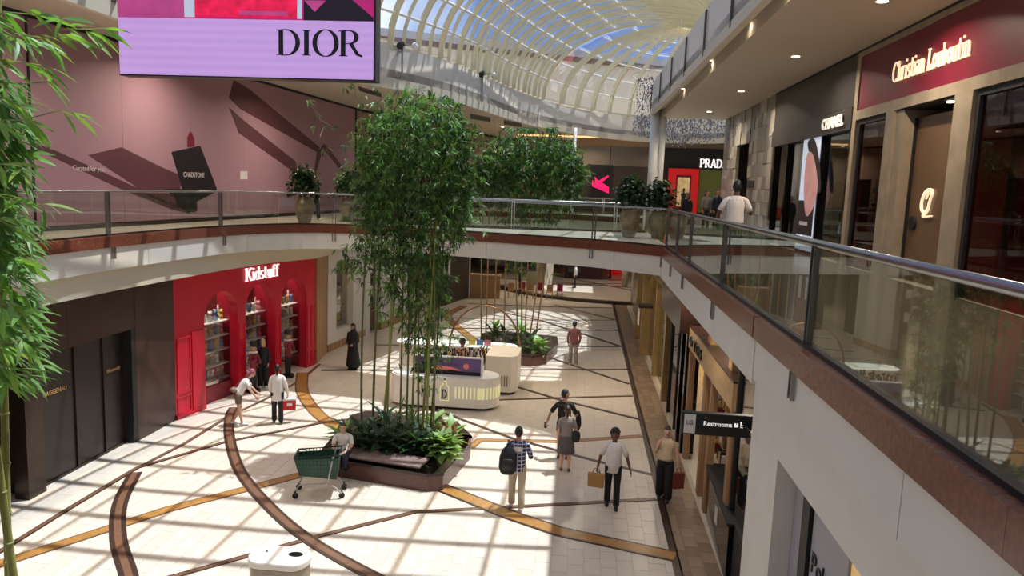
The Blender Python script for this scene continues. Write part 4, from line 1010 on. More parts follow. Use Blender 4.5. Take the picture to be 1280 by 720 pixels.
obj('interior_wall', MB().box((X5+1.4, 17.4, F1), (X5+1.5, 24.4, 8.8)), 'black_matt', cs)
obj('display_case', MB().box((X5+.9, 21.2, F1), (X5+1.3, 22.6, 7.3)), 'dark_steel', cs); obj('round_mirror', MB().lathe([(.3,0),(.3,.03)], (X5+1.0, 21.8, 7.8), 16), 'steel', cs)
obj('glazing', MB().box((X5+.1, 17.6, F1), (X5+.11, 24.2, 8.35)), 'shop_glass', cs)
pt = obj('poster', MB().box((X5-.03, 19.56, F1+.1), (X5-.01, 21.0, 8.36)), 'poster_sky' if False else M('poster_sky', (196, 204, 222), rough=.5, emit=.5, var=.05), cs)
obj('poster_case', MB().box((X5-.01, 19.5, F1), (X5+.095, 21.05, 8.37)), 'black_gloss', cs)
M('portrait_skin', (190, 138, 132), rough=.5, emit=.35, var=.12); M('portrait_hair', (46, 32, 34), rough=.5)
PP = lambda pts, d, mt, nm: obj(nm, MB().panel([UR(x, y, X5-d) for x, y in smooth_path(pts, 4, True)], (-.006, 0, 0)), mt, pt)
PP(((1010,178),(1018,174),(1024,200),(1026,236),(1022,238),(1018,205),(1012,192)), .05, 'portrait_hair', 'printed_hair')
PP(((1008,198),(1014,190),(1019,205),(1022,232),(1017,258),(1008,270),(1005,240)), .058, 'portrait_skin', 'printed_face')
obj('printed_shoulder', MB().box((X5-.045, 19.6, F1+.5), (X5-.03, 20.96, 6.75)), 'portrait_hair', pt); obj('printed_caption', MB().box((X5-.05, 20.0, F1+.75), (X5-.045, 20.7, F1+.85)), 'white_print', pt)
sans('lettering', 'CHANEL', 1.6, .27, (X5-.09, 19.3, 8.46), (0,-1,0), (0,0,1), 'louver_white', cs, depth=.03, bold=.05)
ro = thing('red_boutique', 'crimson fronted boutique with glowing serif letters and beige marble frames', 'shopfront', (X5, 12, F1))
obj('sign_band', MB().box((X5-.02, 5.0, 8.72), (X5+.2, 17.12, 9.85)), 'louboutin_red', ro)
fm = MB().box((X5-.05, 17.12, F1), (X5+.2, 17.33, ZC-.04)).box((X5-.05, 5, 9.85), (X5+.2, 17.12, ZC-.04)).box((X5-.05, 5, 8.52), (X5+.2, 17.12, 8.72))
fm.box((X5-.05, 15.05, F1), (X5+.2, 15.45, 8.52)).box((X5-.05, 12.15, F1), (X5+.2, 12.72, 8.52)); obj('marble_frame', fm, 'beige_marble', ro)
obj('gap_shade_strip', MB().box((X5-.06, 5, ZC-.04), (X5, 17.3, ZC)), 'slot_black', ro); obj('gap_shade_strip', MB().box((X5-.06, 17.36, ZC-.04), (X5, 24.4, ZC)), 'slot_black', cs)  # black strips drawn as shade along the wall tops
obj('door_reveal', MB().box((X5, 12.72, F1), (X5+.9, 12.8, 8.5)), 'beige_marble', ro); obj('door_reveal', MB().box((X5, 14.72, F1), (X5+.9, 15.05, 8.5)), 'beige_marble', ro)
obj('door', MB().box((X5+.25, 12.8, F1), (X5+.32, 14.72, 8.35)), 'tan_leather', ro); obj('door_pull', MB().add([(X5+.2, 14.42+.13*math.cos(a), 6.42+.13*math.sin(a)) for a in [i*math.pi/8 for i in range(16)]]+[(X5+.25, 14.42+.13*math.cos(a), 6.42+.13*math.sin(a)) for a in [i*math.pi/8 for i in range(16)]], [tuple(range(16))]+[(i, (i+1) % 16, (i+1) % 16+16, i+16) for i in range(16)]), 'black_matt', ro)
obj('door_edge', MB().box((X5+.2, 14.68, F1), (X5+.26, 14.74, 8.35)), 'black_matt', ro)
lettering('sign_lettering', 'Christian Louboutin', 2.95, .36, (X5-.04, 15.32, 9.06), (0,-1,0), (0,0,1), 'letter_warm', ro, thick=.12, thin=.055, depth=.025)
mono = MB()
def swoosh(pts, wds, nm='mono'):
    P = smooth_path(pts, 5); n = len(P)
    for i in range(n-1):
        w_ = lambda j: max(.010, wds[0]+(wds[1]-wds[0])*math.sin(math.pi*j/(n-1)))
        (a0, c0), (a1, c1) = P[i], P[i+1]; dx, dy = a1-a0, c1-c0; l_ = math.hypot(dx, dy) or 1; nx, ny = -dy/l_, dx/l_
        q = [(a0+nx*w_(i), c0+ny*w_(i)), (a1+nx*w_(i+1), c1+ny*w_(i+1)), (a1-nx*w_(i+1), c1-ny*w_(i+1)), (a0-nx*w_(i), c0-ny*w_(i))]
        mono.panel([(X5+.24, 14.15-x, 6.62+z) for x, z in q], (-.03, 0, 0))
swoosh([(.42,.33),(.30,.42),(.12,.36),(.02,.2),(.05,.06),(.18,.02),(.30,.08)], (.012,.03)); swoosh([(.18,.25),(.30,.40),(.40,.38),(.34,.22),(.28,.05),(.12,-.04),(.2,-.06),(.48,-.04)], (.010,.026))
obj('monogram', mono, 'letter_warm', ro)
for (y0, y1) in ((15.5, 17.05), (6.0, 12.1)):
    obj('window_frame', MB().box((X5+.0, y0, 8.42), (X5+.1, y1, 8.52)).box((X5, y0, F1), (X5+.1, y0+.07, 8.42)).box((X5, y1-.07, F1), (X5+.1, y1, 8.42)), 'black_matt', ro)
    obj('glazing', MB().box((X5+.05, y0, F1), (X5+.062, y1, 8.42)), 'wine_glass', ro)
obj('interior_wall', MB().box((X5+.95, 5, F1), (X5+1.05, 12.6, 8.6)), 'maroon', ro); obj('interior_wall', MB().box((X5+.7, 15.46, F1), (X5+.8, 17.1, 8.6)), 'maroon', ro)
obj('interior_shelf', MB().box((X5+.7, 15.6, 6.0), (X5+1.2, 16.9, 6.05)).box((X5+.7, 8, 6.3), (X5+1.2, 11.8, 6.35)), 'dark_steel', ro)
obj('display_post', MB().box((X5+.4, 10.35, F1), (X5+.46, 10.41, 7.2)), 'letter_gold', ro)
obj('green_base', MB().box((X5+.2, 6, F1), (X5+.9, 10.3, 6.1)), 'cart_green', ro)
for i in range(6):
    sh_ = MB().loft([(X5+.75, 11.4-i*.5, 6.38), (X5+.85, 11.4-i*.5, 6.40), (X5+1.0, 11.4-i*.5, 6.5)], [(.03,.04),(.035,.045),(.03,.04)]).tube([(X5+1.0,11.4-i*.5,6.5),(X5+1.02,11.4-i*.5,6.35)], .01)
    tag(obj('high_heel_shoe', sh_, 'toy_white' if i % 2 else 'toy_pink', None, smooth=True), 'high heeled shoe on the shelf inside the red boutique', 'shoe', 'shoes in the red boutique window')
obj('spot', MB().lathe([(.06,-.02),(.06,0)], (X5+.2, 13.4, 8.5), 10), 'lamp_glow', ro)
lf = setting('door_1'); obj('soffit', MB().box((X5, 12.8, 8.5), (X5+.9, 14.72, 8.52)), 'black_matt', lf)

# LED advertising screen hanging in the void
M('led_lilac', (190, 152, 214), rough=.4, var=.05, scale=2.5, kind='lines', emit=.62); M('led_magenta', (180, 30, 110), rough=.4, var=.3, scale=1.2, emit=.6); M('led_pink', (178, 66, 128), rough=.4, var=.2, scale=2, emit=.6); M('led_red', (214, 20, 70), rough=.4, var=.35, scale=8, emit=.7); M('led_black', (34, 18, 34), rough=.3, emit=.2)
YD = 11.0
D = lambda x, y: at(x, y, Y=YD)
ds = thing('led_screen', 'large hanging screen showing a pink perfume bottle above a lilac band with black letters', 'screen', (-5.1, YD, 8.3))
xl_, xr_ = D(149, 50).x, D(467, 50).x; zb = (D(152, 92).z+D(467, 100).z)/2; zm = (D(150, 21).z+D(467, 28).z)/2
obj('housing', MB().box((xl_-.02, YD+.01, zb-.02), (xr_+.03, YD+.25, 11.0)), 'dark_steel', ds)
obj('lower_image', MB().box((xl_, YD-.01, zb), (xr_, YD+.01, zm)), 'led_lilac', ds)
im = obj('upper_image', MB().box((xl_, YD-.01, zm), (xr_, YD+.01, 10.95)), 'led_magenta', ds)
PD = lambda x0, x1, z0, z1, mt, nm, d=.012: obj(nm, MB().box((x0, YD-d-.006, z0), (x1, YD-.01, z1)), mt, im)
X_ = lambda x: D(x, 15).x
PD(xl_, X_(230), zm, 10.9, 'led_pink', 'image_field'); PD(X_(231), X_(244), zm+.02, 10.4, 'poster_sky', 'bottle_edge'); PD(X_(244), X_(372), zm+.03, 10.4, 'led_red', 'bottle'); PD(X_(372), X_(378), zm+.02, 10.4, 'poster_sky', 'bottle_edge'); PD(X_(300), X_(360), zm+.06, zm+.12, 'led_pink', 'bottle_glint', .02)
PD(X_(380), xr_, zm, 10.9, 'led_black', 'image_field'); obj('image_shape', MB().panel([(X_(381), YD-.02, 9.4), (X_(394), YD-.02, zm+.12), (X_(408), YD-.02, 9.4)], (0,-.005,0)), 'led_pink', im); obj('image_shape', MB().panel([(X_(432), YD-.02, 9.5), (xr_, YD-.02, zm+.05), (xr_, YD-.02, 9.5)], (0,-.005,0)), 'led_magenta', im)
a, b_ = D(347, 69), D(453, 71)
lettering('lettering', 'DIOR', b_.x-a.x+.02, D(400,38).z-D(400,70).z-.0, (a.x, YD-.012, D(400,70).z), (1,0,0), (0,0,1), 'black_print', ds, thick=.17, thin=.035, depth=.006)
for x in (-6.6, -3.8): obj('hanger', MB().tube([(x, YD+.12, 11.0), (x, YD+.12, 15.1)], .02), 'dark_steel', ds)

# ================================================================== OBJECTS ON THE GROUND FLOOR
random.seed(21)
def leaf_shape(L, W, droop=0.25, seg=3):
    """a pointed leaf along +X, folded and drooping: verts, faces"""
    vs = [(0,0,0)]; fs = []
    for i in range(1, seg):
        t = i/seg; w_ = W*math.sin(math.pi*min(.98, t**.8))/2; z = -droop*L*t*t
        vs += [(L*t, -w_, z+.12*w_), (L*t, 0, z), (L*t, w_, z+.12*w_)]
    vs.append((L, 0, -droop*L)); n = len(vs)-1
    fs += [(0,1,2), (0,2,3)]
    for i in range(seg-2):
        a = 1+3*i; fs += [(a, a+3, a+4, a+1), (a+1, a+4, a+5, a+2)]
    a = 1+3*(seg-2); fs += [(a, n, a+1), (a+1, n, a+2)]
    return vs, fs
def put(mb, vs, fs, loc, yaw, pit, s=1.0, roll=0.0):
    mt = Matrix.Translation(loc) @ Matrix.Rotation(yaw, 4, 'Z') @ Matrix.Rotation(pit, 4, 'Y') @ Matrix.Rotation(roll, 4, 'X')
    mb.add([tuple(mt @ Vector((v[0]*s, v[1]*s, v[2]*s))) for v in vs], fs)
BL = leaf_shape(.17, .030, .3)
def spray(mb, c, n=6, s=1.0, yaw0=None):
    y0 = random.uniform(0, 6.28) if yaw0 is None else yaw0
    for i in range(n):
        put(mb, *BL, (c[0]+random.gauss(0,.02), c[1]+random.gauss(0,.02), c[2]+random.gauss(0,.015)), y0+random.uniform(-1.5, 1.5), random.uniform(-.25, 1.0), s*random.uniform(.7, 1.25), random.uniform(-.6,.6))
def culm_path(a, b, bend=.25, n=8):
    a, b = Vector(a), Vector(b); q = random.uniform(0, 6.28)
    return [tuple(a.lerp(b, i/n)+Vector((math.cos(q), math.sin(q), 0))*bend*math.sin(math.pi*i/n)*.3) for i in range(n+1)]
def make_culm(par, a, b, r=.032, mat='culm'):
    p = culm_path(a, b); mb = MB(); mb.loft(p, [r*(1-.55*i/(len(p)-1)) for i in range(len(p))], n=7)
    L = (Vector(b)-Vector(a)).length; k = int(L/.38)
    for i in range(1, k):
        t = i/k*(len(p)-1); j = min(int(t), len(p)-2); c = Vector(p[j]).lerp(Vector(p[j+1]), t-j); rr = r*(1-.55*i/k)*1.2
        mb.lathe([(rr,-.008),(rr*1.05,0),(rr,.008)], tuple(c), 7)
    return obj('culm', mb, mat, par, smooth=True), p

# ---- big planter
PL = [(-5.95,16.6),(-5.7,16.15),(-3.2,15.62),(-2.86,15.75),(-2.56,17.8),(-2.62,18.3),(-3.2,19.4),(-5.8,19.8),(-6.1,19.4)]
pln = thing('planter', 'large dark granite planter with cut corners under the tall bamboo', 'planter', (-4.8, 17.8, 0))
obj('side_wall', MB().strip(PL, .0, .06, 0, .36, True), 'planter_side', pln)
obj('rim', flat_with_holes(offset(PL, -.03, True), [offset(PL, .62, True)], .36, .43), 'planter_granite', pln)
obj('soil', MB().prism(offset(PL, .5, True), .05, .385), 'soil', pln)
bn = thing('bench_top', 'flat pale wooden seat slab on the front rim of the planter', 'bench', (-4.3, 15.95, .43))
for i in range(3):
    o0, o1 = .045+i*.2, .235+i*.2
    A, B = Vector((-5.45, 16.12)), Vector((-3.42, 15.72)); nn = Vector((-(B-A).y, (B-A).x)).normalized()
    obj('slat', MB().prism([tuple(A+nn*o0), tuple(B+nn*o0), tuple(B+nn*o1), tuple(A+nn*o1)], .47, .51), 'bench_wood', bn)
obj('support', MB().prism([(-5.3,16.2),(-3.5,15.85),(-3.45,16.2),(-5.25,16.55)], .43, .47), 'dark_steel', bn)

# ---- tall bamboo in the planter
bm_ = thing('bamboo', 'tall bushy bamboo clump rising from the planter past the footbridge', 'bamboo', (-4.2, 17.7, .38))
top = []
for (bx, by, tx, ty) in ((452,522,462,240),(466,516,486,200),(484,512,500,180),(500,520,505,190),(508,535,520,170),(515,528,530,160),(523,560,528,180),(527,548,540,190),(533,565,552,200),(537,540,560,210),(541,570,541,230),(478,540,515,150)):
    dpt = 17.0+1.4*(570-by)/58; a = at(bx, by, Y=dpt); a.z = .36; b = at(tx, ty, Y=dpt+random.uniform(-.3,.3))
    c, p = make_culm(bm_, a, b, random.uniform(.028,.038), 'culm' if random.random() < .6 else 'culm_dark'); top.append(p)
crown = MB(); crown_shade = MB(); twig = MB()
def env(y):      # crown outline in the photo, row -> (x0, x1, density)
    tab = [(108,(492,545,.12)),(130,(478,572,.4)),(150,(458,582,.9)),(180,(448,588,1)),(220,(446,590,1)),(260,(450,592,1)),(290,(458,580,.9)),(320,(470,562,.75)),(345,(486,560,.6)),(380,(494,556,.5)),(420,(506,556,.4)),(455,(512,552,.25)),(490,(520,545,.1))]
    for (a, u_), (b, v_) in zip(tab, tab[1:]):
        if y <= b:
            t = (y-a)/(b-a); return tuple(u_[i]+(v_[i]-u_[i])*t for i in range(3))
    return tab[-1][1]
def crown_spray(x, y, dpt, s=1.2, n=6):
    c = at(x, y, Y=dpt); mb = crown if random.random() < (.7 if y < 230 else .45) else crown_shade  # darker leaves favoured lower down, painting shade into the crown
    spray(mb, c, n, s)
    if random.random() < .3:
        d = Vector((random.uniform(-.3,.3), random.uniform(-.3,.3), -random.uniform(.05,.3))); twig.tube([tuple(c), tuple(c+d)], .004, 3)
n_ = 0
while n_ < 2900:
    y = random.uniform(108, 490); x0, x1, dn = env(y)
    if random.random() > dn*(x1-x0)/145: continue
    x = random.uniform(x0, x1)+random.choice([0,0,1])*random.gauss(0, 13); u_ = (x-(x0+x1)/2)/((x1-x0)/2); dh = 1.15*math.sqrt(max(.05, 1-min(1,u_*u_)))*min(1, (x1-x0)/110)
    crown_spray(x, y, 17.6+random.uniform(-dh, dh)); n_ += 1
for i in range(60): crown_spray(random.gauss(455, 14), random.gauss(318, 16), 17+random.uniform(-.4,.4))
for i in range(26): crown_spray(random.gauss(436, 8), random.gauss(322, 8), 16.9, n=4)
for i in range(30): crown_spray(random.gauss(480, 10), random.gauss(362, 20), 17)
for (x, y) in ((385,125),(392,158),(405,158),(415,160),(398,142),(405,185),(432,108),(440,104),(470,110),(455,118),(520,112),(505,108),(468,128),(600,215),(598,245),(586,228)): crown_spray(x, y, 17.2, n=5)
twig.tube([at(462,240,Y=17.5), at(430,165,Y=17.3), at(400,150,Y=17.2), at(385,125,Y=17.2)], .006, 4).tube([at(470,220,Y=17.5), at(452,140,Y=17.3), at(440,104,Y=17.2)], .006, 4).tube([at(500,180,Y=17.5), at(508,108,Y=17.3)], .006, 4)
obj('leaf_mass', crown, 'leaf_bamboo', bm_, kind='stuff'); obj('leaf_mass', crown_shade, 'leaf_mid', bm_, kind='stuff'); obj('twig_mass', twig, 'culm_dark', bm_, kind='stuff')

# ---- second bamboo beyond the kiosk
p2 = [(-3.9,28.3),(-1.7,28.0),(-1.2,28.5),(-.85,30.6),(-.95,32.0),(-3.6,32.6),(-4.2,31.8)]
pl2 = thing('planter', 'smaller dark granite planter behind the white kiosk', 'planter', (-2.4, 30.3, 0))
obj('side_wall', MB().strip(p2, .0, .06, 0, .36, True), 'planter_side', pl2)
obj('rim', flat_with_holes(offset(p2, -.03, True), [offset(p2, .5, True)], .36, .43), 'planter_granite', pl2); obj('soil', MB().prism(offset(p2, .4, True), .05, .385), 'soil', pl2)
b2 = thing('bamboo', 'bamboo clump behind the white kiosk reaching above the far side of the footbridge', 'bamboo', (-2.6, 30.2, .38))
for (bx, by, tx, ty) in ((607,425,612,200),(616,428,622,190),(630,422,640,190),(652,430,650,180),(656,432,668,185),(661,428,690,190),(668,430,700,200),(647,426,636,210),(602,420,606,230)):
    a = at(bx, by, Y=30.6); a.z = .36; make_culm(b2, a, at(tx, ty, Y=30.6+random.uniform(-.6,.6)), .034, 'culm' if random.random() < .5 else 'timber')
c1, c2 = MB(), MB()
for i in range(2300):
    y = min(275, max(160, random.gauss(216, 26))); hw = 68*math.sqrt(max(.05, 1-((y-218)/66)**2)); x = 662+random.uniform(-hw, hw)+random.gauss(0, 5)
    u_ = min(1, abs(x-662)/66); d_ = 1.7*math.sqrt(max(.05, 1-u_*u_)); spray(c1 if random.random() < .6 else c2, at(x, y, Y=30.6+random.uniform(-d_, d_)), 6, 1.6)
for i in range(110): spray(c2, at(random.gauss(655, 26), random.uniform(268, 345), Y=30.6+random.uniform(-.5,.5)), 5, 1.1)
for x, y in ((700,165),(655,160),(720,172),(727,195),(600,175),(592,190),(612,168)): spray(c1, at(x, y, Y=30), 5, 1.1)
obj('leaf_mass', c1, 'leaf_mid', b2, kind='stuff'); obj('leaf_mass', c2, 'leaf_bamboo', b2, kind='stuff')

# ---- bamboo close to the viewpoint, at the left edge of the picture
b3 = thing('bamboo', 'bamboo branches with large bright leaves close by at the left edge', 'bamboo', (-4.1, 4.6, 0))
for i, (x, y, tx, ty) in enumerate(((-4.1,4.6,-3.75,4.3),(-4.3,4.9,-4.2,5.2),(-3.9,4.9,-4.0,4.1))): make_culm(b3, (x, y, 0), (tx, ty, 9.6), .036)
random.seed(5); tw_ = MB(); LN = leaf_shape(.20, .034, .22, 4); lf_me = {}
for nm in ('leaf_near', 'leaf_bamboo', 'leaf_yellow'):
    o = obj('leaf', MB().add(*LN), nm, None, smooth=True); lf_me[nm] = o.data; bpy.data.objects.remove(o)
og = ORG[b3.name]; out_leaves = MB(); cnt = 0
def near_spray(x, y, dp, n, s=1.0, bias=0.0):
    global cnt
    c = at(x, y, Y=dp); y0 = random.uniform(-.9, .9) + bias
    for i in range(n):
        yaw = y0+random.uniform(-1.1, 1.1); pit = random.uniform(-.1, .85); sc = s*random.uniform(.75, 1.15)
        if cnt < 295:
            o = bpy.data.objects.new('leaf', lf_me[random.choice(('leaf_near','leaf_near','leaf_bamboo','leaf_yellow'))]); col.objects.link(o); o.parent = b3
            o.location = (c.x-og[0]+random.gauss(0,.012), c.y-og[1]+random.gauss(0,.012), c.z-og[2]+random.gauss(0,.01)); o.rotation_euler = (random.uniform(-.9,.9), pit, yaw); o.scale = (sc,)*3; cnt += 1
        else: put(out_leaves, *LN, c, yaw, pit, sc)
stem0 = lambda y: Vector((-3.8, 4.4, at(-60, y, Y=4.4).z))
def branch(pts, n=5, s=1.0, dp=4.0):
    P = [at(x, y, Y=dp) for x, y in pts]; tw_.tube([tuple(stem0(pts[0][1]+25))]+[tuple(p) for p in P], .004, 4)
    for (x, y) in pts: near_spray(x, y, dp, n, s)
for pts in (((5,15),(40,18),(75,22)), ((0,48),(28,52),(50,50)), ((20,42),(52,48),(78,45)), ((85,36),(110,37),(135,36)), ((0,75),(30,78),(52,82)),
            ((0,102),(25,105),(60,102)), ((0,120),(20,130)), ((5,150),(35,150)), ((10,172),(35,165)), ((75,138),(92,142)), ((0,185),(25,190)), ((0,205),(28,208)), ((0,245),(25,250),(50,256)), ((0,275),(18,285)),
            ((0,310),(20,320),(30,330)), ((0,345),(15,360)), ((0,385),(12,378),(25,392)), ((5,405),(30,402),(42,410)), ((0,430),(28,425)), ((0,455),(10,462))): branch(pts, 4, 1.0, random.uniform(3.7, 4.5))
for i in range(260): near_spray(random.uniform(-170, -8), random.uniform(-60, 500), random.uniform(4.0, 5.2), 5, .95)
for i in range(110): near_spray(random.gauss(2, 12), random.uniform(90, 330), random.uniform(4.2, 5), 6, .95)
for i in range(60): near_spray(random.gauss(10, 16), random.uniform(300, 480), random.uniform(4.2, 5), 6, 1.0)
obj('leaf_mass', out_leaves, 'leaf_bamboo', b3, kind='stuff'); obj('twig_mass', tw_, 'culm', b3, kind='stuff')
p3 = thing('planter', 'granite planter below the nearest bamboo', 'planter', (-4.1, 4.7, 0)); obj('side_wall', MB().strip([(-5.6,3.4),(-2.6,3.4),(-2.6,6),(-5.6,6)], 0, .06, 0, .36, True), 'planter_side', p3); obj('soil', MB().box((-5.5,3.5,.02),(-2.7,5.9,.36)), 'soil', p3)

# ---- low planting: each plant its own thing with big leaves as parts
BIG = {}
def big_leaf(nm, L, W, mat, droop):
    o = obj('leaf', MB().add(*leaf_shape(L, W, droop, 4)), mat, None, smooth=True); BIG[nm] = o.data; bpy.data.objects.remove(o)
big_leaf('dark', .46, .12, 'leaf_dark', .5); big_leaf('mid', .44, .11, 'leaf_mid', .45); big_leaf('pale', .34, .20, 'leaf_pale', .4); big_leaf('red', .42, .10, 'leaf_red', .25); big_leaf('sword', .62, .05, 'leaf_mid', .3); big_leaf('bright', .42, .16, 'leaf_near', .4)
DESC = {'dark': ('broad_leaf_plant', 'dark broad leaved plant'), 'mid': ('broad_leaf_plant', 'mid green broad leaved plant'), 'pale': ('pale_leaf_plant', 'pale variegated leafy plant'), 'red': ('cordyline', 'dark red spiky leaved plant'), 'sword': ('strap_leaf_plant', 'strap leaved green plant'), 'bright': ('broad_leaf_plant', 'bright green broad leaved plant')}
def plant(kind, loc, n, s, label, group=None):
    nm, d = DESC[kind]
    t = thing(nm, label or d, 'plant', loc, random.uniform(0, 6.28), group, world=False)
    st = obj('stem', MB().tube([(0,0,0),(.01,.02,.25*s)], .015, 5), 'culm_dark', t)
    for i in range(n):
        o = bpy.data.objects.new('leaf', BIG[kind]); col.objects.link(o); o.parent = t; q = 2.4*i
        hh = (.06+.26*i/n)*s; o.location = (0, 0, hh); o.rotation_euler = (random.uniform(-.3,.3), -(.25+.95*i/n)+random.uniform(-.2,.2), q); o.scale = (s*random.uniform(.85,1.15),)*3
spots = [('sword',(497,528)),('sword',(515,530)),('dark',(452,548)),('dark',(436,560)),('dark',(470,560)),('dark',(488,545)),('mid',(505,548)),('dark',(520,555)),('mid',(536,548)),('dark',(462,580)),('dark',(492,575)),('mid',(512,570)),('dark',(532,578)),('bright',(420,548)),('mid',(430,540)),
         ('pale',(545,535)),('red',(556,540)),('red',(560,552)),('pale',(571,556)),('pale',(550,562)),('bright',(577,560)),('pale',(562,573)),('mid',(540,566)),('pale',(548,583)),('dark',(478,530)),('dark',(463,535)),('mid',(530,535)),('bright',(573,545)),('dark',(447,575)),('dark',(505,588)),('mid',(476,590)),('pale',(535,590))]
for i, (kd, (x, y)) in enumerate(spots):
    g = at(x, y+12, z=.38); g.x = min(max(g.x, -5.6), -3.02); g.y = min(max(g.y, 16.75), 19.1)
    sd = 'left' if x < 470 else ('middle' if x < 530 else 'right')
    plant(kd, tuple(g), 15 if kd != 'sword' else 20, random.uniform(1.0,1.35), DESC[kd][1]+' in the %s of the big planter' % sd, DESC[kd][1]+'s at the foot of the tall bamboo, '+sd)
for i, (kd, (x, y)) in enumerate([('bright',(612,412)),('mid',(600,420)),('dark',(630,420)),('bright',(650,418)),('dark',(665,428)),('pale',(672,436)),('bright',(682,440)),('dark',(640,432)),('mid',(660,440)),('dark',(622,430)),('pale',(668,447)),('mid',(620,405))]):
    g = at(x, y+6, z=.38); g.x = min(max(g.x, -3.6), -1.35); g.y = min(max(g.y, 28.7), 31.9)
    plant(kd, tuple(g), 8, random.uniform(1.1,1.6), DESC[kd][1]+' in the small planter behind the kiosk', DESC[kd][1]+'s behind the kiosk')

# ---- kiosk
ks = thing('kiosk', 'white rounded bar kiosk with slatted front, picture screen and bottle emblem', 'kiosk', (-4.6, 23.5, 0))
def pill(x0, x1, y0, y1, n=8):
    r = (y1-y0)/2; c = (y0+y1)/2
    return [(x1-r+r*math.cos(R(a)), c+r*math.sin(R(a))) for a in [-90+180*i/n for i in range(n+1)]]+[(x0+r*math.cos(R(a)), c+r*math.sin(R(a))) for a in [90+180*i/n for i in range(n+1)]]
fp = pill(-5.15, -2.35, 21.75, 22.95)
obj('toe_recess', MB().prism(pill(-5.0,-2.5,21.9,22.8), 0, .10), 'black_matt', ks); obj('front_counter', MB().prism(fp, .10, .98), 'kiosk_white', ks); obj('counter_top', MB().prism(pill(-5.12,-2.38,21.78,22.92), .98, 1.02), 'white_steel', ks)
fins = []
c_ = (21.75+22.95)/2; r_ = .6
xs = [-4.78+i*.115 for i in range(18)]
for x in xs:
    if -4.22 < x < -3.72: continue
    obj('slot_light', MB().box((x-.022, 21.735, .38), (x+.022, 21.752, .74)), 'kiosk_slot' if x < -4 else 'kiosk_glow', ks)
for a in range(-84, 60, 11):
    x, y = -2.95+r_*math.cos(R(a)), c_+r_*math.sin(R(a)); tx, ty = -math.sin(R(a)), math.cos(R(a)); nx, ny = math.cos(R(a)), math.sin(R(a))
    obj('slot_light', MB().prism([(x-tx*.022+nx*-.01, y-ty*.022+ny*-.01), (x+tx*.022-nx*.01, y+ty*.022-ny*.01), (x+tx*.022+nx*.015, y+ty*.022+ny*.015), (x-tx*.022+nx*.015, y-ty*.022+ny*.015)], .38, .74), 'kiosk_glow', ks)
em = MB(); P = [(-.13,.0),(.13,.0),(.13,.42),(.05,.5),(.05,.6),(-.05,.6),(-.05,.5),(-.13,.42)]
for i in range(len(P)):
    (a, b), (c, d) = P[i], P[(i+1) % len(P)]; em.tube([(-3.97+a, 21.73, .30+b), (-3.97+c, 21.73, .30+d)], .016, 4)
obj('bottle_emblem', em, 'kiosk_glow', ks); lettering('emblem_letter', 'D', .17, .26, (-4.06, 21.74, .37), (1,0,0), (0,0,1), 'black_matt', ks, thick=.2, thin=.1)
obj('emblem_cap', MB().ball((-3.97, 21.73, .97), .035, 8, 6), 'kiosk_slot', ks)
sc_ = obj('screen_frame', MB().box((-5.0, 21.98, 1.02), (-2.86, 22.10, 1.62)), 'white_steel', ks)
M('dusk_sky', (78, 58, 92), rough=.4, emit=.3, var=.5, scale=1.2, stretch=(.5,1,3)); M('dusk_orange', (186, 100, 84), rough=.4, emit=.35, var=.2)
obj('screen_image', MB().box((-4.96, 21.968, 1.06), (-2.91, 21.98, 1.58)), 'dusk_sky', sc_)
obj('sunset_glow', MB().panel([(-4.6,21.965,1.2),(-3.5,21.965,1.2),(-3.8,21.965,1.30),(-4.3,21.965,1.33)], (0,-.002,0)), 'dusk_orange', sc_)
obj('city_silhouette', MB().panel([(-4.96,21.964,1.06),(-2.91,21.964,1.06),(-2.91,21.964,1.16),(-3.2,21.964,1.18),(-3.4,21.964,1.16),(-3.8,21.964,1.22),(-4.2,21.964,1.18),(-4.5,21.964,1.30),(-4.96,21.964,1.34)], (0,-.002,0)), 'black_print', sc_)
obj('globe_shape', MB().lathe([(.001,0),(.10,0)], (0,0,0), 14).add([], []) if False else MB().panel([(-3.36+.09*math.cos(a), 21.962, 1.34+.09*math.sin(a)) for a in [i*math.pi/7 for i in range(14)]], (0,-.002,0)), 'dusk_orange', sc_)
obj('back_counter', MB().prism(pill(-6.0, -2.2, 25.6, 26.5), .10, 1.12), 'kiosk_white', ks); obj('back_top', MB().prism(pill(-6.05, -2.15, 25.55, 26.55), 1.12, 1.17), 'white_steel', ks)
obj('toe_recess', MB().box((-5.8, 25.7, 0), (-2.4, 26.4, .1)), 'black_matt', ks)
sb = [(-3.0,23.75),(-2.15,23.75),(-1.95,24.0),(-1.95,25.3),(-2.15,25.5),(-3.0,25.5)]
obj('side_cabinet', MB().prism(sb, .10, 1.3), 'kiosk_white', ks); obj('toe_recess', MB().prism(offset(sb, .1, True), 0, .1), 'black_matt', ks)
for i in range(5): obj('slot_light', MB().box((-2.62+i*.085, 23.735, .30), (-2.59+i*.085, 23.752, .66)), 'kiosk_slot', ks)
M('hoop_bronze', (120, 92, 64), rough=.4, metal=.4)
obj('hoop', MB().tube([(-2.05, 25.0+0*t, 1.2+.0)+() if False else (-3.25+1.25*math.cos(a), 25.4, 1.2+1.5*math.sin(a)) for a in [math.pi*j/16 for j in range(17)] for t in (0,)], .035, 6), 'hoop_bronze', ks, smooth=True)
obj('glass_screen', MB().box((-5.8, 25.7, 1.17), (-2.5, 25.715, 1.5)), 'rail_glass', ks)
obj('low_shelf', MB().box((-5.0, 22.35, 1.02), (-2.9, 22.75, 1.22)), 'white_steel', ks)
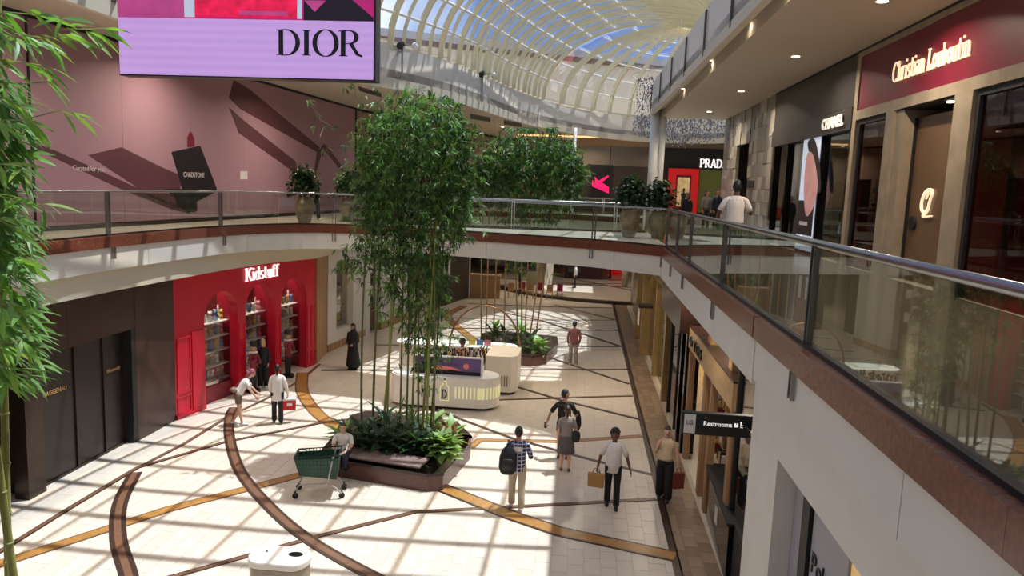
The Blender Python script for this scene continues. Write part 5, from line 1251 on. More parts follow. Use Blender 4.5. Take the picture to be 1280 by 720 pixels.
for i in range(3): obj('card_display', MB().box((-3.9+i*.28, 25.95, 1.17), (-3.66+i*.28, 25.99, 1.36)), ['toy_yellow','toy_blue','toy_pink'][i], ks)
def bottle(mat):
    t = thing('bottle', 'small bottle of drink standing on the kiosk counter behind the screen', 'bottle', (0,0,0), group='bottles on the kiosk counter', world=False)
    obj('body', MB().lathe([(.035,0),(.04,.02),(.04,.17),(.014,.23),(.014,.29)], n=9), mat, t, smooth=True); obj('cap', MB().lathe([(.017,.285),(.017,.32)], n=8), 'black_matt', t); return t
bp_ = [bottle(m_) for m_ in ('maroon', 'toy_yellow', 'toy_white', 'leaf_dark', 'black_print')]
for i in range(44):
    loc = (-4.95+.045*i, 22.42+.13*(i % 3), 1.22); b = bp_[i % 5]
    if i < 5: b.location = loc; b.scale = (1.5,)*3
    else: dup(b, loc, 0, scale=random.uniform(1.3, 1.9))
gl_ = thing('bottle_shelf', 'low stepped shelf of goods inside the kiosk by the side cabinet', 'shelf', (-3.3, 24.4, 0))
for z in (.3, .6, .9): obj('shelf_board', MB().box((-3.45, 23.8, z), (-3.03, 25.4, z+.03)), 'tan_leather', gl_)
for i in range(18): dup(bp_[i % 5], (-3.35+.11*(i % 3), 23.95+.25*(i//3), .93), 0, scale=1.2)

# ---- litter bin at the bottom edge
X0, X1, Y0 = -4.84, -3.93, 10.1
bi = thing('litter_bin', 'white rounded litter bin with a black oval opening on top', 'bin', (-4.4, 10.3, 0))
bp2 = [(X1-.2+.2*math.cos(R(a)), 10.38+(.27 if a < 90 else .27)*math.sin(R(a))) for a in range(-90, 91, 15)]+[(X0+.2+.2*math.cos(R(a)), 10.38+.27*math.sin(R(a))) for a in range(90, 271, 15)]
obj('body', MB().prism(bp2, 0.03, .98), 'beige_marble', bi, bevel=.01); obj('top_rim', MB().prism(offset(bp2, -.02, True), .98, 1.10), 'bin_white', bi, bevel=.03)
obj('opening', MB().prism([(-4.15+.115*math.cos(a), 10.42+.075*math.sin(a)) for a in [i*math.pi/12 for i in range(24)]], 1.098, 1.106), 'black_gloss', bi)
obj('lock', MB().prism([(-4.62+.022*math.cos(a), 10.44+.022*math.sin(a)) for a in [i*math.pi/6 for i in range(12)]], 1.098, 1.106), 'slot_black', bi)

# ---- shopping cart
ct = thing('shopping_cart', 'dark green basket shopping cart with grey legs beside the planter', 'cart', (-5.45, 15.1, 0), R(12), world=False)
bk_ = MB()
def bar(a, b, r=.007): bk_.tube([a, b], r, 4)
T0 = [(-.52,-.27,.92),(.42,-.30,.98),(.42,.30,.98),(-.52,.27,.92)]; B0 = [(-.42,-.2,.50),(.36,-.22,.42),(.36,.22,.42),(-.42,.2,.50)]
sidep = MB()
for i in range(4):
    j = (i+1) % 4; a0, a1, b0, b1 = map(Vector, (T0[i], T0[j], B0[i], B0[j]))
    for k in range(13): bar(tuple(a0.lerp(a1, k/12)), tuple(b0.lerp(b1, k/12)))
    for k in range(6): bar(tuple(a0.lerp(b0, k/5)), tuple(a1.lerp(b1, k/5)))
    sidep.add([tuple(a0.lerp(b0,.12)), tuple(a1.lerp(b1,.12)), tuple(b1), tuple(b0)], [(0,1,2,3)])
obj('basket_wire', bk_, 'cart_green', ct); obj('basket_lining', sidep.add([B0[0],B0[1],B0[2],B0[3]], [(0,1,2,3)]), 'cart_green', ct)
obj('basket_rim', MB().loft(T0+[T0[0]], .02, n=6), 'black_matt', ct)
for s_ in (-1, 1):
    obj('side_frame', MB().loft([(.30,.26*s_,.95),(.22,.27*s_,.55),(.18,.27*s_,.34),(-.1,.27*s_,.33),(-.42,.24*s_,.30),(-.50,.22*s_,.16)], .02, n=7), 'cart_grey', ct, smooth=True)
    obj('rear_leg', MB().loft([(.18,.27*s_,.34),(.34,.28*s_,.26),(.48,.28*s_,.13)], .02, n=7), 'cart_grey', ct, smooth=True)
    for x in (-.50, .48):
        wh = MB(); n0 = 12; vs = [(x+.065*math.cos(2*math.pi*k/n0), (.24*s_)+e, .065+.065*math.sin(2*math.pi*k/n0)) for e in (-.016,.016) for k in range(n0)]
        wh.add(vs, [tuple(range(n0-1,-1,-1)), tuple(range(n0,2*n0))]+[(k,(k+1)%n0,(k+1)%n0+n0,k+n0) for k in range(n0)]); w_o = obj('wheel', wh, 'rubber', ct)
        obj('wheel_fork', MB().box((x-.02, .24*s_-.025, .07), (x+.02, .24*s_+.025, .17)), 'dark_steel', w_o)
obj('handle', MB().loft([(.44,-.28,1.0),(.56,-.26,1.04),(.56,.26,1.04),(.44,.28,1.0)], .016, n=7), 'cart_grey', ct, smooth=True)

# ---- ceramic pots with shrubs on the upper floor
def pot(loc, s, label, leafm, hs=1.0):
    t = thing('potted_shrub', label, 'potted plant', loc, 0, world=False)
    obj('pot', MB().lathe([(.17*s,0),(.20*s,.03*s),(.31*s,.42*s),(.34*s,.60*s),(.30*s,.74*s),(.22*s,.82*s),(.25*s,.86*s),(.24*s,.88*s),(.2*s,.84*s)], n=20), 'pot_glaze', t, smooth=True)
    obj('soil', MB().lathe([(.2*s,.80*s),(.2*s,.83*s)], n=14), 'soil', t)
    obj('stem', MB().tube([(0,0,.8*s),(.02,.01,1.1*s)], .03, 6).tube([(0,0,.9*s),(.12*s,.05,1.3*s)], .015, 5).tube([(0,0,.9*s),(-.12*s,-.05,1.3*s)], .015, 5), 'culm_dark', t)
    mb = MB(); ls = leaf_shape(.17*s, .12*s, .35)
    for i in range(680):
        q = random.uniform(0, 6.28); e = random.uniform(-.5, 1.4); rr = random.uniform(.15, .55)*s
        c = (rr*math.cos(q)*math.cos(e), rr*math.sin(q)*math.cos(e), (1.25*s+rr*math.sin(e)*1.35)*1.0*hs)
        put(mb, *ls, c, q+random.uniform(-1.6,1.6), random.uniform(-.9,.9), 1.0)
    obj('foliage', mb, leafm, t, kind='stuff')
g = at(373, 281, z=F1); pot((-9.35, 24.3, F1+.012), 1.0, 'glazed pot with round green shrub on the walkway, next to a person in black', 'leaf_dark')
g = at(437, 276, z=F1); pot((-8.6, 26.6, F1+.012), .95, 'glazed pot with brighter leaved shrub nearer the bamboo crown on the walkway', 'leaf_mid')
pot((1.45, 24.2, F1+.012), 1.0, 'large glazed pot with dark leaved shrub on the footbridge, the left of the pair', 'leaf_dark', 1.0)
pot((2.35, 24.0, F1+.012), .98, 'large glazed pot with dark leaved shrub on the footbridge, beside the straight railing', 'leaf_dark', .98)

# ---- crystal chandelier, masts, columns
ch = thing('chandelier', 'wide cloud chandelier of small hanging crystals above the far upper floor', 'chandelier', (4.2, 38.5, 12.5))
obj('ceiling_frame', MB().tube([(4.2+2.2*math.cos(R(a)), 38.5+2.2*math.sin(R(a)), 12.57) for a in range(0, 361, 12)], .03, 5), 'white_steel', ch)
cb = MB(); stn = MB()
for i in range(46):
    for j in range(30):
        q = random.uniform(0, 6.28); rr = 2.3*math.sqrt(random.random()); x, y = 4.4+rr*math.cos(q)*1.05, 38.5+rr*math.sin(q)
    pass
for i in range(1050):
    q = random.uniform(0, 6.28); r0 = math.sqrt(random.random()); x, y = 4.5+2.3*r0*math.cos(q), 38.5+2.0*r0*math.sin(q)
    zb_ = 9.05+.75*r0**2; z = random.uniform(zb_, 10.6)
    s_ = random.uniform(.022,.04); cb.add([(x-s_,y,z),(x+s_,y,z),(x,y-s_,z),(x,y+s_,z),(x,y,z+s_*1.8),(x,y,z-s_*1.8)], [(0,2,4),(2,1,4),(1,3,4),(3,0,4),(2,0,5),(1,2,5),(3,1,5),(0,3,5)])
for i in range(420):
    q = random.uniform(0, 6.28); rr = .75*math.sqrt(random.random()); x, y = 3.0+rr*math.cos(q), 38.2+rr*math.sin(q); z = random.uniform(9.6+.8*(rr/.75), 12.4)
    s_ = random.uniform(.022,.04); cb.add([(x-s_,y,z),(x+s_,y,z),(x,y-s_,z),(x,y+s_,z),(x,y,z+s_*1.8),(x,y,z-s_*1.8)], [(0,2,4),(2,1,4),(1,3,4),(3,0,4),(2,0,5),(1,2,5),(3,1,5),(0,3,5)])
obj('crystals', cb, 'crystal', ch, kind='stuff')
for i in range(40):
    q = i*2.4; rr = 2.2*math.sqrt(i/40); stn.tube([(4.4+rr*math.cos(q), 38.5+rr*.85*math.sin(q), 9.6), (4.4+rr*math.cos(q), 38.5+rr*.85*math.sin(q), 12.55)], .006, 3)
obj('wires', stn, 'white_steel', ch, kind='stuff')
for a in range(4): obj('suspension', MB().tube([(4.2+1.5*math.cos(a*1.57), 38.5+1.5*math.sin(a*1.57), 12.6), (4.2+.6*math.cos(a*1.57), 38.5+.6*math.sin(a*1.57), 15.45)], .012, 5), 'white_steel', ch)
for i, (x, y, r_, zt) in enumerate(((2.80, 32.5, .20, ZL3), (3.12, 32.4, .12, ZL3), (-.75, 43.2, .10, ZL3), (-1.35, 43.6, .08, ZL3-.9))):
    zt_ = ZL3
    cc = tag(obj('slender_column', MB().lathe([(r_,F1),(r_,zt_ if i < 2 else zt)], (x, y, 0), 16), 'white_steel', None, smooth=True), ['thick white round column in front of the far chandelier', 'thinner white column behind the chandelier column', 'slim pale post right of the second bamboo crown', 'shorter slim pale post beside the second bamboo crown'][i], 'column')
# floodlights standing on the left parapet
def flood(x, y, label):
    t = thing('floodlight_mast', label, 'floodlight', (x, y, 10.3)); z1 = 11.5
    obj('mast', MB().tube([(x, y, 10.3), (x, y, z1)], .035, 6), 'steel', t)
    for z in (10.5, 11.2): obj('clamp', MB().box((x-.12, y-.03, z), (x, y+.03, z+.06)), 'steel', t)
    obj('arm', MB().tube([(x-.1, y, z1-.05), (x+.5, y-.1, z1-.05)], .02, 5), 'steel', t)
    obj('lamp_head', MB().loft([(x, y, z1), (x-.05, y-.2, z1-.12)], [.09,.12], n=10), 'black_matt', t, smooth=True)
    obj('lamp_head', MB().loft([(x+.45, y-.1, z1-.05), (x+.5, y-.3, z1-.15)], [.09,.12], n=10), 'white_steel', t, smooth=True)
flood(-6.42, 25.6, 'pair of floodlights on a short mast just right of the hanging screen'); flood(-4.50, 31.6, 'pair of floodlights on a mast above the beige shop letters')

# ================================================================== PEOPLE
M('skin_light', (214, 166, 138), rough=.55, var=.05); M('skin_tan', (176, 126, 96), rough=.55, var=.05); M('skin_brown', (106, 70, 52), rough=.55, var=.05)
M('hair_black', (24, 19, 18), rough=.5, var=.3, scale=20); M('hair_brown', (62, 42, 32), rough=.5, var=.3, scale=20); M('hair_pink', (140, 72, 88), rough=.5, var=.3, scale=20); M('hair_blond', (176, 140, 100), rough=.5, var=.3, scale=20)
M('cloth_white', (226, 218, 212), rough=.8, var=.05, scale=8, bump=.3); M('cloth_black', (22, 21, 23), rough=.8, var=.2, scale=8, bump=.3); M('cloth_beige', (186, 168, 144), rough=.8, var=.06, scale=8, bump=.3); M('cloth_grey', (140, 128, 122), rough=.8, var=.08, scale=8, bump=.3)
M('cloth_darkgrey', (92, 84, 82), rough=.8, var=.12, scale=20); M('cloth_cream', (222, 200, 162), rough=.8, var=.05, scale=8, bump=.3); M('cloth_rose', (134, 84, 88), rough=.8, var=.08, scale=8, bump=.3); M('cloth_brown', (118, 92, 78), rough=.8, var=.1, scale=8); M('cloth_navy', (40, 42, 58), rough=.8, var=.1)
M('cloth_print', (196, 150, 140), rough=.8, var=.6, scale=22); M('shoe_white', (220, 214, 208), rough=.6); M('shoe_black', (24, 22, 22), rough=.5); M('shoe_brown', (96, 68, 50), rough=.5); M('paper_bag', (176, 128, 72), rough=.7, var=.05); M('bag_red', (206, 30, 34), rough=.5); M('bag_brown', (116, 52, 40), rough=.5)
def plaid():
    mt = M('cloth_plaid', (36, 44, 84), rough=.8, var=.1); t = mt.node_tree; N = t.nodes; L = t.links; b = N['Principled BSDF']
    tc = N.new('ShaderNodeTexCoord'); sep = N.new('ShaderNodeSeparateXYZ'); L.new(tc.outputs['Object'], sep.inputs[0]); last = None
    for ax in ('X', 'Z'):
        m1 = N.new('ShaderNodeMath'); m1.operation = 'MULTIPLY'; m1.inputs[1].default_value = 12.0; L.new(sep.outputs[ax], m1.inputs[0])
        m2 = N.new('ShaderNodeMath'); m2.operation = 'FRACT'; L.new(m1.outputs[0], m2.inputs[0]); m3 = N.new('ShaderNodeMath'); m3.operation = 'GREATER_THAN'; m3.inputs[1].default_value = .80; L.new(m2.outputs[0], m3.inputs[0])
        if last:
            m4 = N.new('ShaderNodeMath'); m4.operation = 'MAXIMUM'; L.new(last, m4.inputs[0]); L.new(m3.outputs[0], m4.inputs[1]); last = m4.outputs[0]
        else: last = m3.outputs[0]
    mx = N.new('ShaderNodeMix'); mx.data_type = 'RGBA'; L.new(last, mx.inputs['Factor']); mx.inputs['A'].default_value = (lin(38), lin(46), lin(92), 1); mx.inputs['B'].default_value = (lin(200), lin(196), lin(206), 1); L.new(mx.outputs['Result'], b.inputs['Base Color'])
plaid()
V = Vector
def hand(mb, wrist, d, palm_n, curl=.35, grip=False):
    """palm, four unequal fingers and a thumb from the side of the palm"""
    d = V(d).normalized(); n = V(palm_n); n = (n-n.dot(d)*d).normalized(); s = d.cross(n)
    wv = V(wrist); pe = wv+d*.085
    mb.loft([wv, wv+d*.03, wv+d*.07, pe], [(.024,.019),(.036,.016),(.042,.015),(.038,.013)], side=s, n=8)
    for i, (off, ln) in enumerate(((.030,.068),(.010,.076),(-.010,.071),(-.029,.056))):
        c = curl+(1.0 if grip else 0); b = pe+s*off-d*.006; d1 = (d*math.cos(c*.6)+n*math.sin(c*.6)); d2 = (d*math.cos(c*1.5)+n*math.sin(c*1.5))
        mb.loft([b, b+d1*ln*.5, b+d1*ln*.5+d2*ln*.5], [.0095,.0085,.007], n=6)
    b = wv+d*.028+s*.032; d1 = (d*.6+s*.75+n*.25).normalized(); d2 = (d*.85+s*.3+n*.4).normalized()
    mb.loft([b, b+d1*.034, b+d1*.034+d2*.03], [.0115,.010,.008], n=6)
def person(name_label, loc, rz, h=1.75, skin='skin_tan', hair='hair_black', hairstyle='short', top='cloth_white', sleeve='short', bottom='cloth_black', legs='trousers', shoe='shoe_black',
           arms=None, legp=None, lean=0.0, fem=False, head_turn=0.0, head_tilt=0.0, group=None, sit=False, top_len=.86, base=0.0):
    k = h/1.75; sw = .175 if fem else .20
    t = thing('person', name_label, 'person', loc, rz, group, world=False); t.scale = (k,)*3
    hip = V((0, 0, .93)) if not sit else V((0, 0, .10+base))
    def up(y, z, x=0):   # torso point, leaning forward about the hips
        dz = z-.93; return hip+V((x, y*math.cos(lean)+dz*math.sin(lean), dz*math.cos(lean)-y*math.sin(lean)))
    S = {-1: up(0, 1.385, -sw+.01), 1: up(0, 1.385, sw-.01)}
    A = arms or {}
    aj = {}
    for q in (-1, 1):
        e, w_ = A.get(q, ((q*.05, -.02, -.28), (q*.02, .06, -.52)))[:2]
        aj[q] = (S[q]+V(e), S[q]+V(w_))
    LG = legp or {}
    lj = {}
    for q in (-1, 1):
        kn, an = LG.get(q, ((q*.095, .01, .50), (q*.10, -.01, .085))); lj[q] = (V(kn), V(an))
    b = MB()
    b.loft([hip+V((0,0,-.06)), up(0,1.02), up(.0,1.14), up(0,1.28), up(-.005,1.38), up(-.01,1.44)], [(.15,.10),(.155,.105),(.13,.095),(.16,.11),(.165,.10),(.09,.07)], n=12)
    b.loft([up(-.01,1.43), up(.0,1.50), up(.015,1.56)], [.056,.052,.052], n=10)
    hc = up(.02, 1.635)
    th, tl = head_turn, head_tilt
    HM = Matrix.Translation(hc) @ Matrix.Rotation(th, 4, 'Z') @ Matrix.Rotation(-tl-lean*.6, 4, 'X')
    def hs(v):
        x, y, z = v.x, v.y, v.z
        if z < -.1: x *= 1-.32*(-z-.1); y *= 1-.10*(-z-.1)
        if z < 0 and y > 0: y *= 1.04
        return V((x, y, z))
    o_ = len(b.v); b.ball((0,0,0), (.076,.098,.118), 14, 10, hs)
    b.loft([(0,.088,.018),(0,.112,-.018),(0,.098,-.032)], [(.009,.008),(.015,.012),(.012,.006)], n=6)
    for q in (-1, 1): b.ball((q*.078,-.005,-.005), (.012,.022,.032), 6, 5)
    b.loft([(-.022,.093,-.062),(0,.099,-.063),(.022,.093,-.062)], [.006,.008,.006], n=5)
    b.v[o_:] = [tuple(HM @ V(v)) for v in b.v[o_:]]
    for q in (-1, 1):
        e, w_ = aj[q]; s_ = S[q]
        b.loft([s_+V((-q*.08,0,.02)), s_+V((-q*.01,0,-.01)), s_.lerp(e,.5), e, e.lerp(w_,.4), w_], [.045,.048,.041,.036,.034,.023], n=9)
        dd = (w_-e).normalized(); pn = V((-q, .0, 0)) if abs(dd.x) < .8 else V((0, 1, 0)); gr = A.get(q, (0,0,False)); hand(b, w_, dd, pn, .4, len(gr) > 2 and gr[2])
        kn, an = lj[q]; hp = hip+V((q*.088, 0, -.03))
        b.loft([hp+V((0,0,.05)), hp, hp.lerp(kn,.5), kn, kn.lerp(an,.35), kn.lerp(an,.7), an, an+V((0,0,-.05))], [.085,.088,.072,.052,.052,.040,.034,.034], n=10)
    bo = obj('body', b, skin, t, smooth=True)
    for q in (-1, 1):
        ev = MB(); c = HM @ V((q*.031,.088,.005)); ev.ball(tuple(c), .011, 6, 5); obj('eye', ev, 'black_print', bo, smooth=True)
    mo = MB(); mo.loft([HM @ V((-.02,.100,-.064)), HM @ V((.02,.100,-.064))], .004, n=4); obj('mouth', mo, 'cloth_rose', bo)
    # hair
    hb = MB(); o_ = 0
    def cap(v):
        z = v.z
        lim = -.05 if v.y < .1 else .42
        if v.y > -.1 and z < lim: z = lim+(z-lim)*.12
        return V((v.x, v.y*(.94 if v.y > 0 else 1.0), z))
    if hairstyle != 'veil':
        sc_ = {'short': (.083,.106,.126), 'curly': (.105,.118,.140), 'long': (.088,.110,.128), 'bun': (.084,.107,.126)}[hairstyle]
        hb.ball((0,-.008,.012), sc_, 16, 11, cap)
        if hairstyle == 'curly':
            for i in range(26):
                q = i*2.4; e = .15+1.2*i/26; hb.ball((.092*math.cos(q)*math.cos(e), -.01+.10*math.sin(q)*math.cos(e), .03+.115*math.sin(e)), .028, 6, 5)
        if hairstyle == 'long': hb.loft([(0,-.07,.03),(0,-.10,-.06),(0,-.115,-.18),(0,-.10,-.28)], [(.08,.05),(.085,.045),(.08,.035),(.05,.02)], n=10)
        if hairstyle == 'bun': hb.ball((0,-.11,.07), .045, 8, 6).loft([(0,-.09,.02),(0,-.12,-.08),(0,-.11,-.18)], [(.04,.03),(.04,.03),(.02,.015)], n=8)
        hb.v = [tuple(HM @ V(v)) for v in hb.v]; obj('hair', hb, hair, t, smooth=True)
    else:
        hb.ball((0,-.01,.01), (.095,.118,.138), 16, 11, cap); hb.v = [tuple(HM @ V(v)) for v in hb.v]
        hb.loft([up(-.01,1.60), up(-.02,1.50), up(-.03,1.38), up(-.05,1.22)], [(.085,.09),(.10,.10),(.19,.14),(.20,.15)], n=14); obj('veil', hb, hair, t, smooth=True)
    # top
    tb = MB()
    hem = top_len
    if top:
        rows = [(hem,(.175,.126)),(1.02,(.168,.122)),(1.16,(.150 if fem else .160,.115)),(1.28,(.170,.122)),(1.36,(.172,.112)),(1.41,(.150,.092)),(1.445,(.105,.078)),(1.465,(.07,.066))]
        tb.loft([up(0, z) for z, _ in rows], [r_ for _, r_ in rows], n=14, cap=False)
        if sleeve in ('short', 'long'):
            for q in (-1, 1):
                e, w_ = aj[q]; s_ = S[q]
                if sleeve == 'short': tb.loft([s_+V((-q*.11,0,.03)), s_+V((-q*.05,0,.012)), s_+V((-q*.005,0,-.02)), s_.lerp(e,.45), s_.lerp(e,.8)], [.048,.056,.057,.058,.060], n=10, cap=False)
                else: tb.loft([s_+V((-q*.11,0,.03)), s_+V((-q*.05,0,.012)), s_+V((-q*.005,0,-.02)), s_.lerp(e,.5), e, e.lerp(w_,.5), e.lerp(w_,.92)], [.048,.056,.057,.054,.050,.044,.038], n=10, cap=False)
        elif sleeve == 'strap': tb.v = [v if v[2] < up(0,1.40).z or abs(v[0]) > .0 else v for v in tb.v]
        obj('top', tb, top, t, smooth=True)
    if legs == 'trousers' or legs == 'shorts' or legs == 'wide':
        pb = MB(); wd = 1.35 if legs == 'wide' else 1.0
        pb.loft([hip+V((0,0,-.09)), hip+V((0,0,.0)), up(0,1.03)], [(.165,.115),(.172,.12),(.155,.112)], n=14)
        for q in (-1, 1):
            kn, an = lj[q]; hp = hip+V((q*.09, 0, -.03))
            if legs == 'shorts': pb.loft([hp+V((0,0,.04)), hp, hp.lerp(kn,.3), hp.lerp(kn,.48)], [.09,.10,.098,.10], n=10)
            else: pb.loft([hp+V((0,0,.04)), hp, hp.lerp(kn,.5), kn, kn.lerp(an,.5), an+V((0,0,.0))], [.09,.098,.088*wd,.072*wd,.068*wd*1.05,.064*wd*1.1], n=10)
        obj('trousers' if legs != 'shorts' else 'shorts', pb, bottom, t, smooth=True)
    elif legs == 'skirt':
        pb = MB(); pb.loft([hip+V((0,0,-.42)), hip+V((0,0,-.2)), hip, up(0,1.05)], [(.24,.19),(.21,.16),(.18,.13),(.15,.11)], n=18, cap=False); obj('skirt', pb, bottom, t, smooth=True)
    elif legs == 'robe':
        pb = MB(); pb.loft([V((0,-.03,.18)), V((0,-.02,.45)), hip+V((0,0,-.1)), up(0,1.1), up(0,1.3), up(0,1.42)], [(.30,.24),(.26,.20),(.21,.16),(.19,.14),(.21,.15),(.14,.1)], n=18)
        for q in (-1, 1):
            e, w_ = aj[q]; pb.loft([S[q], e, w_], [.08,.075,.07], n=9)
        obj('robe', pb, bottom, t, smooth=True)
    for q in (-1, 1):
        kn, an = lj[q]; sb_ = MB(); fd = V((0, 1, 0)); f0 = an+V((0,-.05,-.045)); dz = .0
        up_ = max(0, an.z-.085)
        sb_.loft([an+V((0,-.055,-.042)), an+V((0,.02,-.042)), an+V((0,.10,-.050-up_*.6)), an+V((0,.17,-.056-up_*.9))], [(.036,.040),(.042,.042),(.045,.034),(.036,.024)], n=9); obj('shoe', sb_, shoe, t, smooth=True)
    return t
def G(x, y): g = at(x, y, z=0); return (g.x, g.y, 0)
def L2W(t, v): 
    c, s_ = math.cos(t.rotation_euler.z), math.sin(t.rotation_euler.z); k = t.scale[0]; return (t.location[0]+k*(c*v[0]-s_*v[1]), t.location[1]+k*(s_*v[0]+c*v[1]), t.location[2]+k*v[2])
def stride(a=.16):
    return {-1: ((-.095, a*.7, .50), (-.10, a, .085)), 1: ((.095, -.02, .50), (.10, -a, .10))}
def carrier_bag(label, loc, rz, mat, w_=.30, h_=.34, d_=.12, cat='bag', nm='shopping_bag', handle='black_matt', mark=None):
    t = thing(nm, label, cat, loc, rz, world=False)
    obj('bag_body', MB().loft([(0,0,-h_-.10),(0,0,-h_*.5-.10),(0,0,-.10)], [(w_/2,d_/2)]*3, side=(1,0,0), n=4, cap=False) if False else MB().panel([(-w_/2,-d_/2,-h_-.1),(w_/2,-d_/2,-h_-.1),(w_/2*1.04,-d_/2*.8,-.1),(-w_/2*1.04,-d_/2*.8,-.1)], (0, d_, 0)), mat, t)
    for y in (-d_/2+.01, d_/2-.02): obj('handle', MB().tube([(-w_*.22,y,-.1),(-w_*.18,y*.3,-.01),(0,y*.2,.012),(w_*.18,y*.3,-.01),(w_*.22,y,-.1)], .005, 4), handle, t)
    if mark: obj('print', MB().box((-w_*.22,-d_/2-.004,-h_*.6-.1),(w_*.22,-d_/2-.001,-h_*.35-.1)), mark, t)
    return t
dn = lambda q, f=0.0: ((q*.05, -.03+f*.4, -.28), (q*.06, f, -.53))
# 1 plaid shirt man, seen from behind
p = person('man in plaid shirt and beige trousers with a black backpack, seen from behind', G(645,636), R(4), 1.82, 'skin_tan', 'hair_black', 'short', 'cloth_plaid', 'long', 'cloth_beige', 'trousers', 'shoe_white', arms={-1: ((-.06,.02,-.28), (-.03,.2,-.40)), 1: ((.07,.02,-.27), (.02,.24,-.22))}, legp=stride(.13), head_tilt=-.25, top_len=.84)
bpk = thing('backpack', 'black backpack hanging off the left shoulder of the man in plaid', 'backpack', L2W(p, (-.20,-.19,1.15)), p.rotation_euler.z, world=False)
obj('pack_body', MB().loft([(0,0,-.32),(0,0,-.2),(0,-.01,.02),(0,0,.18),(0,0,.24)], [(.15,.07),(.19,.10),(.18,.10),(.13,.08),(.07,.05)], n=14), 'cloth_black', bpk, smooth=True)
obj('pocket', MB().loft([(0,-.10,-.22),(0,-.11,-.1),(0,-.10,.0)], [(.12,.03),(.13,.035),(.11,.03)], n=10), 'black_matt', bpk, smooth=True); obj('strap', MB().loft([(.05,.04,.2),(.02,.12,.30),(.0,.26,.30),(.02,.32,.15),(.02,.26,-.15)], [(.03,.008)]*5, n=6), 'black_matt', bpk)
obj('back_print', MB().box((-.09,-.137,1.27),(.09,-.132,1.37)), 'cloth_white', p)
# 2 man in black
p = person('man in black t-shirt turning his head right, walking beside a woman in grey', G(703,573), R(-8), 1.80, 'skin_tan', 'hair_black', 'short', 'cloth_black', 'short', 'cloth_black', 'shorts', 'shoe_brown', arms={-1: ((-.16,-.02,-.26), (-.24,.02,-.50), True), 1: ((.10,.04,-.27), (.10,.24,-.28), True)}, head_turn=-1.0, head_tilt=-.1)
ph = tag(obj('phone', MB().box((-.035,-.006,-.09),(.035,.006,.07)), 'black_gloss', None), 'black phone held low by the man in black', 'phone'); ph.location = L2W(p, (-.47,.05,.80))
bj = thing('jacket', 'black jacket bundled over the arm of the man in black', 'jacket', L2W(p, (.30,.22,1.08)), 0, world=False); obj('cloth', MB().loft([(0,0,.08),(.02,.0,-.08),(.03,0,-.26),(.02,0,-.38)], [(.05,.10),(.07,.10),(.07,.08),(.04,.04)], n=10), 'cloth_black', bj, smooth=True)
# 3 woman in grey
p = person('woman in grey top and dark pleated skirt with bare legs, seen from behind', G(706,589), R(3), 1.64, 'skin_light', 'hair_brown', 'bun', 'cloth_grey', 'short', 'cloth_darkgrey', 'skirt', 'shoe_brown', arms={-1: dn(-1), 1: ((.07,.0,-.26), (.08,.10,-.46), True)}, fem=True, legp=stride(.04), top_len=.92)
hb_ = thing('shoulder_bag', 'small black shoulder bag at the right hip of the woman in grey', 'bag', L2W(p, (.24,-.05,.98)), 0, world=False); obj('bag_body', MB().loft([(0,0,-.13),(0,0,0),(0,0,.10)], [(.09,.05),(.11,.06),(.09,.05)], n=10), 'black_matt', hb_, smooth=True); obj('strap', MB().tube([(.0,.03,.1),(-.05,.05,.32),(-.10,.04,.44)], .008, 5), 'black_matt', hb_)
# 4 man in white t-shirt
p = person('curly haired man in white t-shirt and black trousers walking towards the viewer', G(764,633), R(178), 1.74, 'skin_brown', 'hair_black', 'curly', 'cloth_white', 'short', 'cloth_black', 'trousers', 'shoe_black', arms={-1: ((-.10,.02,-.27), (-.17,.10,-.48)), 1: ((.10,-.02,-.27), (.15,.05,-.50), True)}, legp=stride(.10), top_len=.80, head_tilt=-.15)
carrier_bag('flat brown paper carrier bag held by the man in the white t-shirt', L2W(p, (.36,.08,.86)), R(170), 'paper_bag', .34, .30, .10, mark='tan_leather')
# 5 woman in cream top
p = person('woman in cream tank top and wide black trousers with her hand at her mouth', G(829,624), R(170), 1.70, 'skin_light', 'hair_brown', 'bun', 'cloth_cream', 'strap', 'cloth_black', 'wide', 'shoe_black', arms={1: ((.06,.10,-.24), (-.03,.19,.03)), -1: ((-.09,.0,-.27), (-.12,.06,-.52), True)}, fem=True, legp=stride(.08), top_len=.96)
carrier_bag('reddish brown carrier bag held by the woman in the cream top', L2W(p, (-.31,.08,.82)), R(200), 'bag_brown', .24, .36, .10)
# 6 far man
person('man in dusky rose shirt and grey trousers in the distance beyond the kiosk', G(716,457), R(10), 1.76, 'skin_tan', 'hair_black', 'short', 'cloth_rose', 'long', 'cloth_grey', 'trousers', 'shoe_white', legp=stride(.1))
# 7 woman in black robe
person('woman in long black robe and headscarf walking by the white framed shop window', G(441,462), R(160), 1.70, 'skin_tan', 'cloth_black', 'veil', None, '', 'cloth_black', 'robe', 'shoe_black', arms={-1: ((-.05,.0,-.27), (.02,.18,-.36)), 1: ((.05,.0,-.27), (-.02,.18,-.36))}, fem=True)
# 8 woman in white shirt with red bag
p = person('person in loose white shirt and black trousers carrying a red and white bag', G(347,529), R(20), 1.68, 'skin_light', 'hair_black', 'bun', 'cloth_white', 'long', 'cloth_black', 'trousers', 'shoe_black', arms={1: ((.08,-.02,-.27), (.12,.02,-.53), True), -1: ((-.05,.0,-.27), (-.03,.1,-.48))}, fem=True, legp=stride(.10), top_len=.70)
b_ = carrier_bag('red carrier bag with white upper edge held by the person in the white shirt', L2W(p, (.33,.03,.83)), R(25), 'bag_red', .34, .32, .16, handle='cloth_white', mark='cloth_white'); obj('white_edge', MB().box((-.18,-.085,-.14),(.18,.085,-.095)), 'cloth_white', b_)
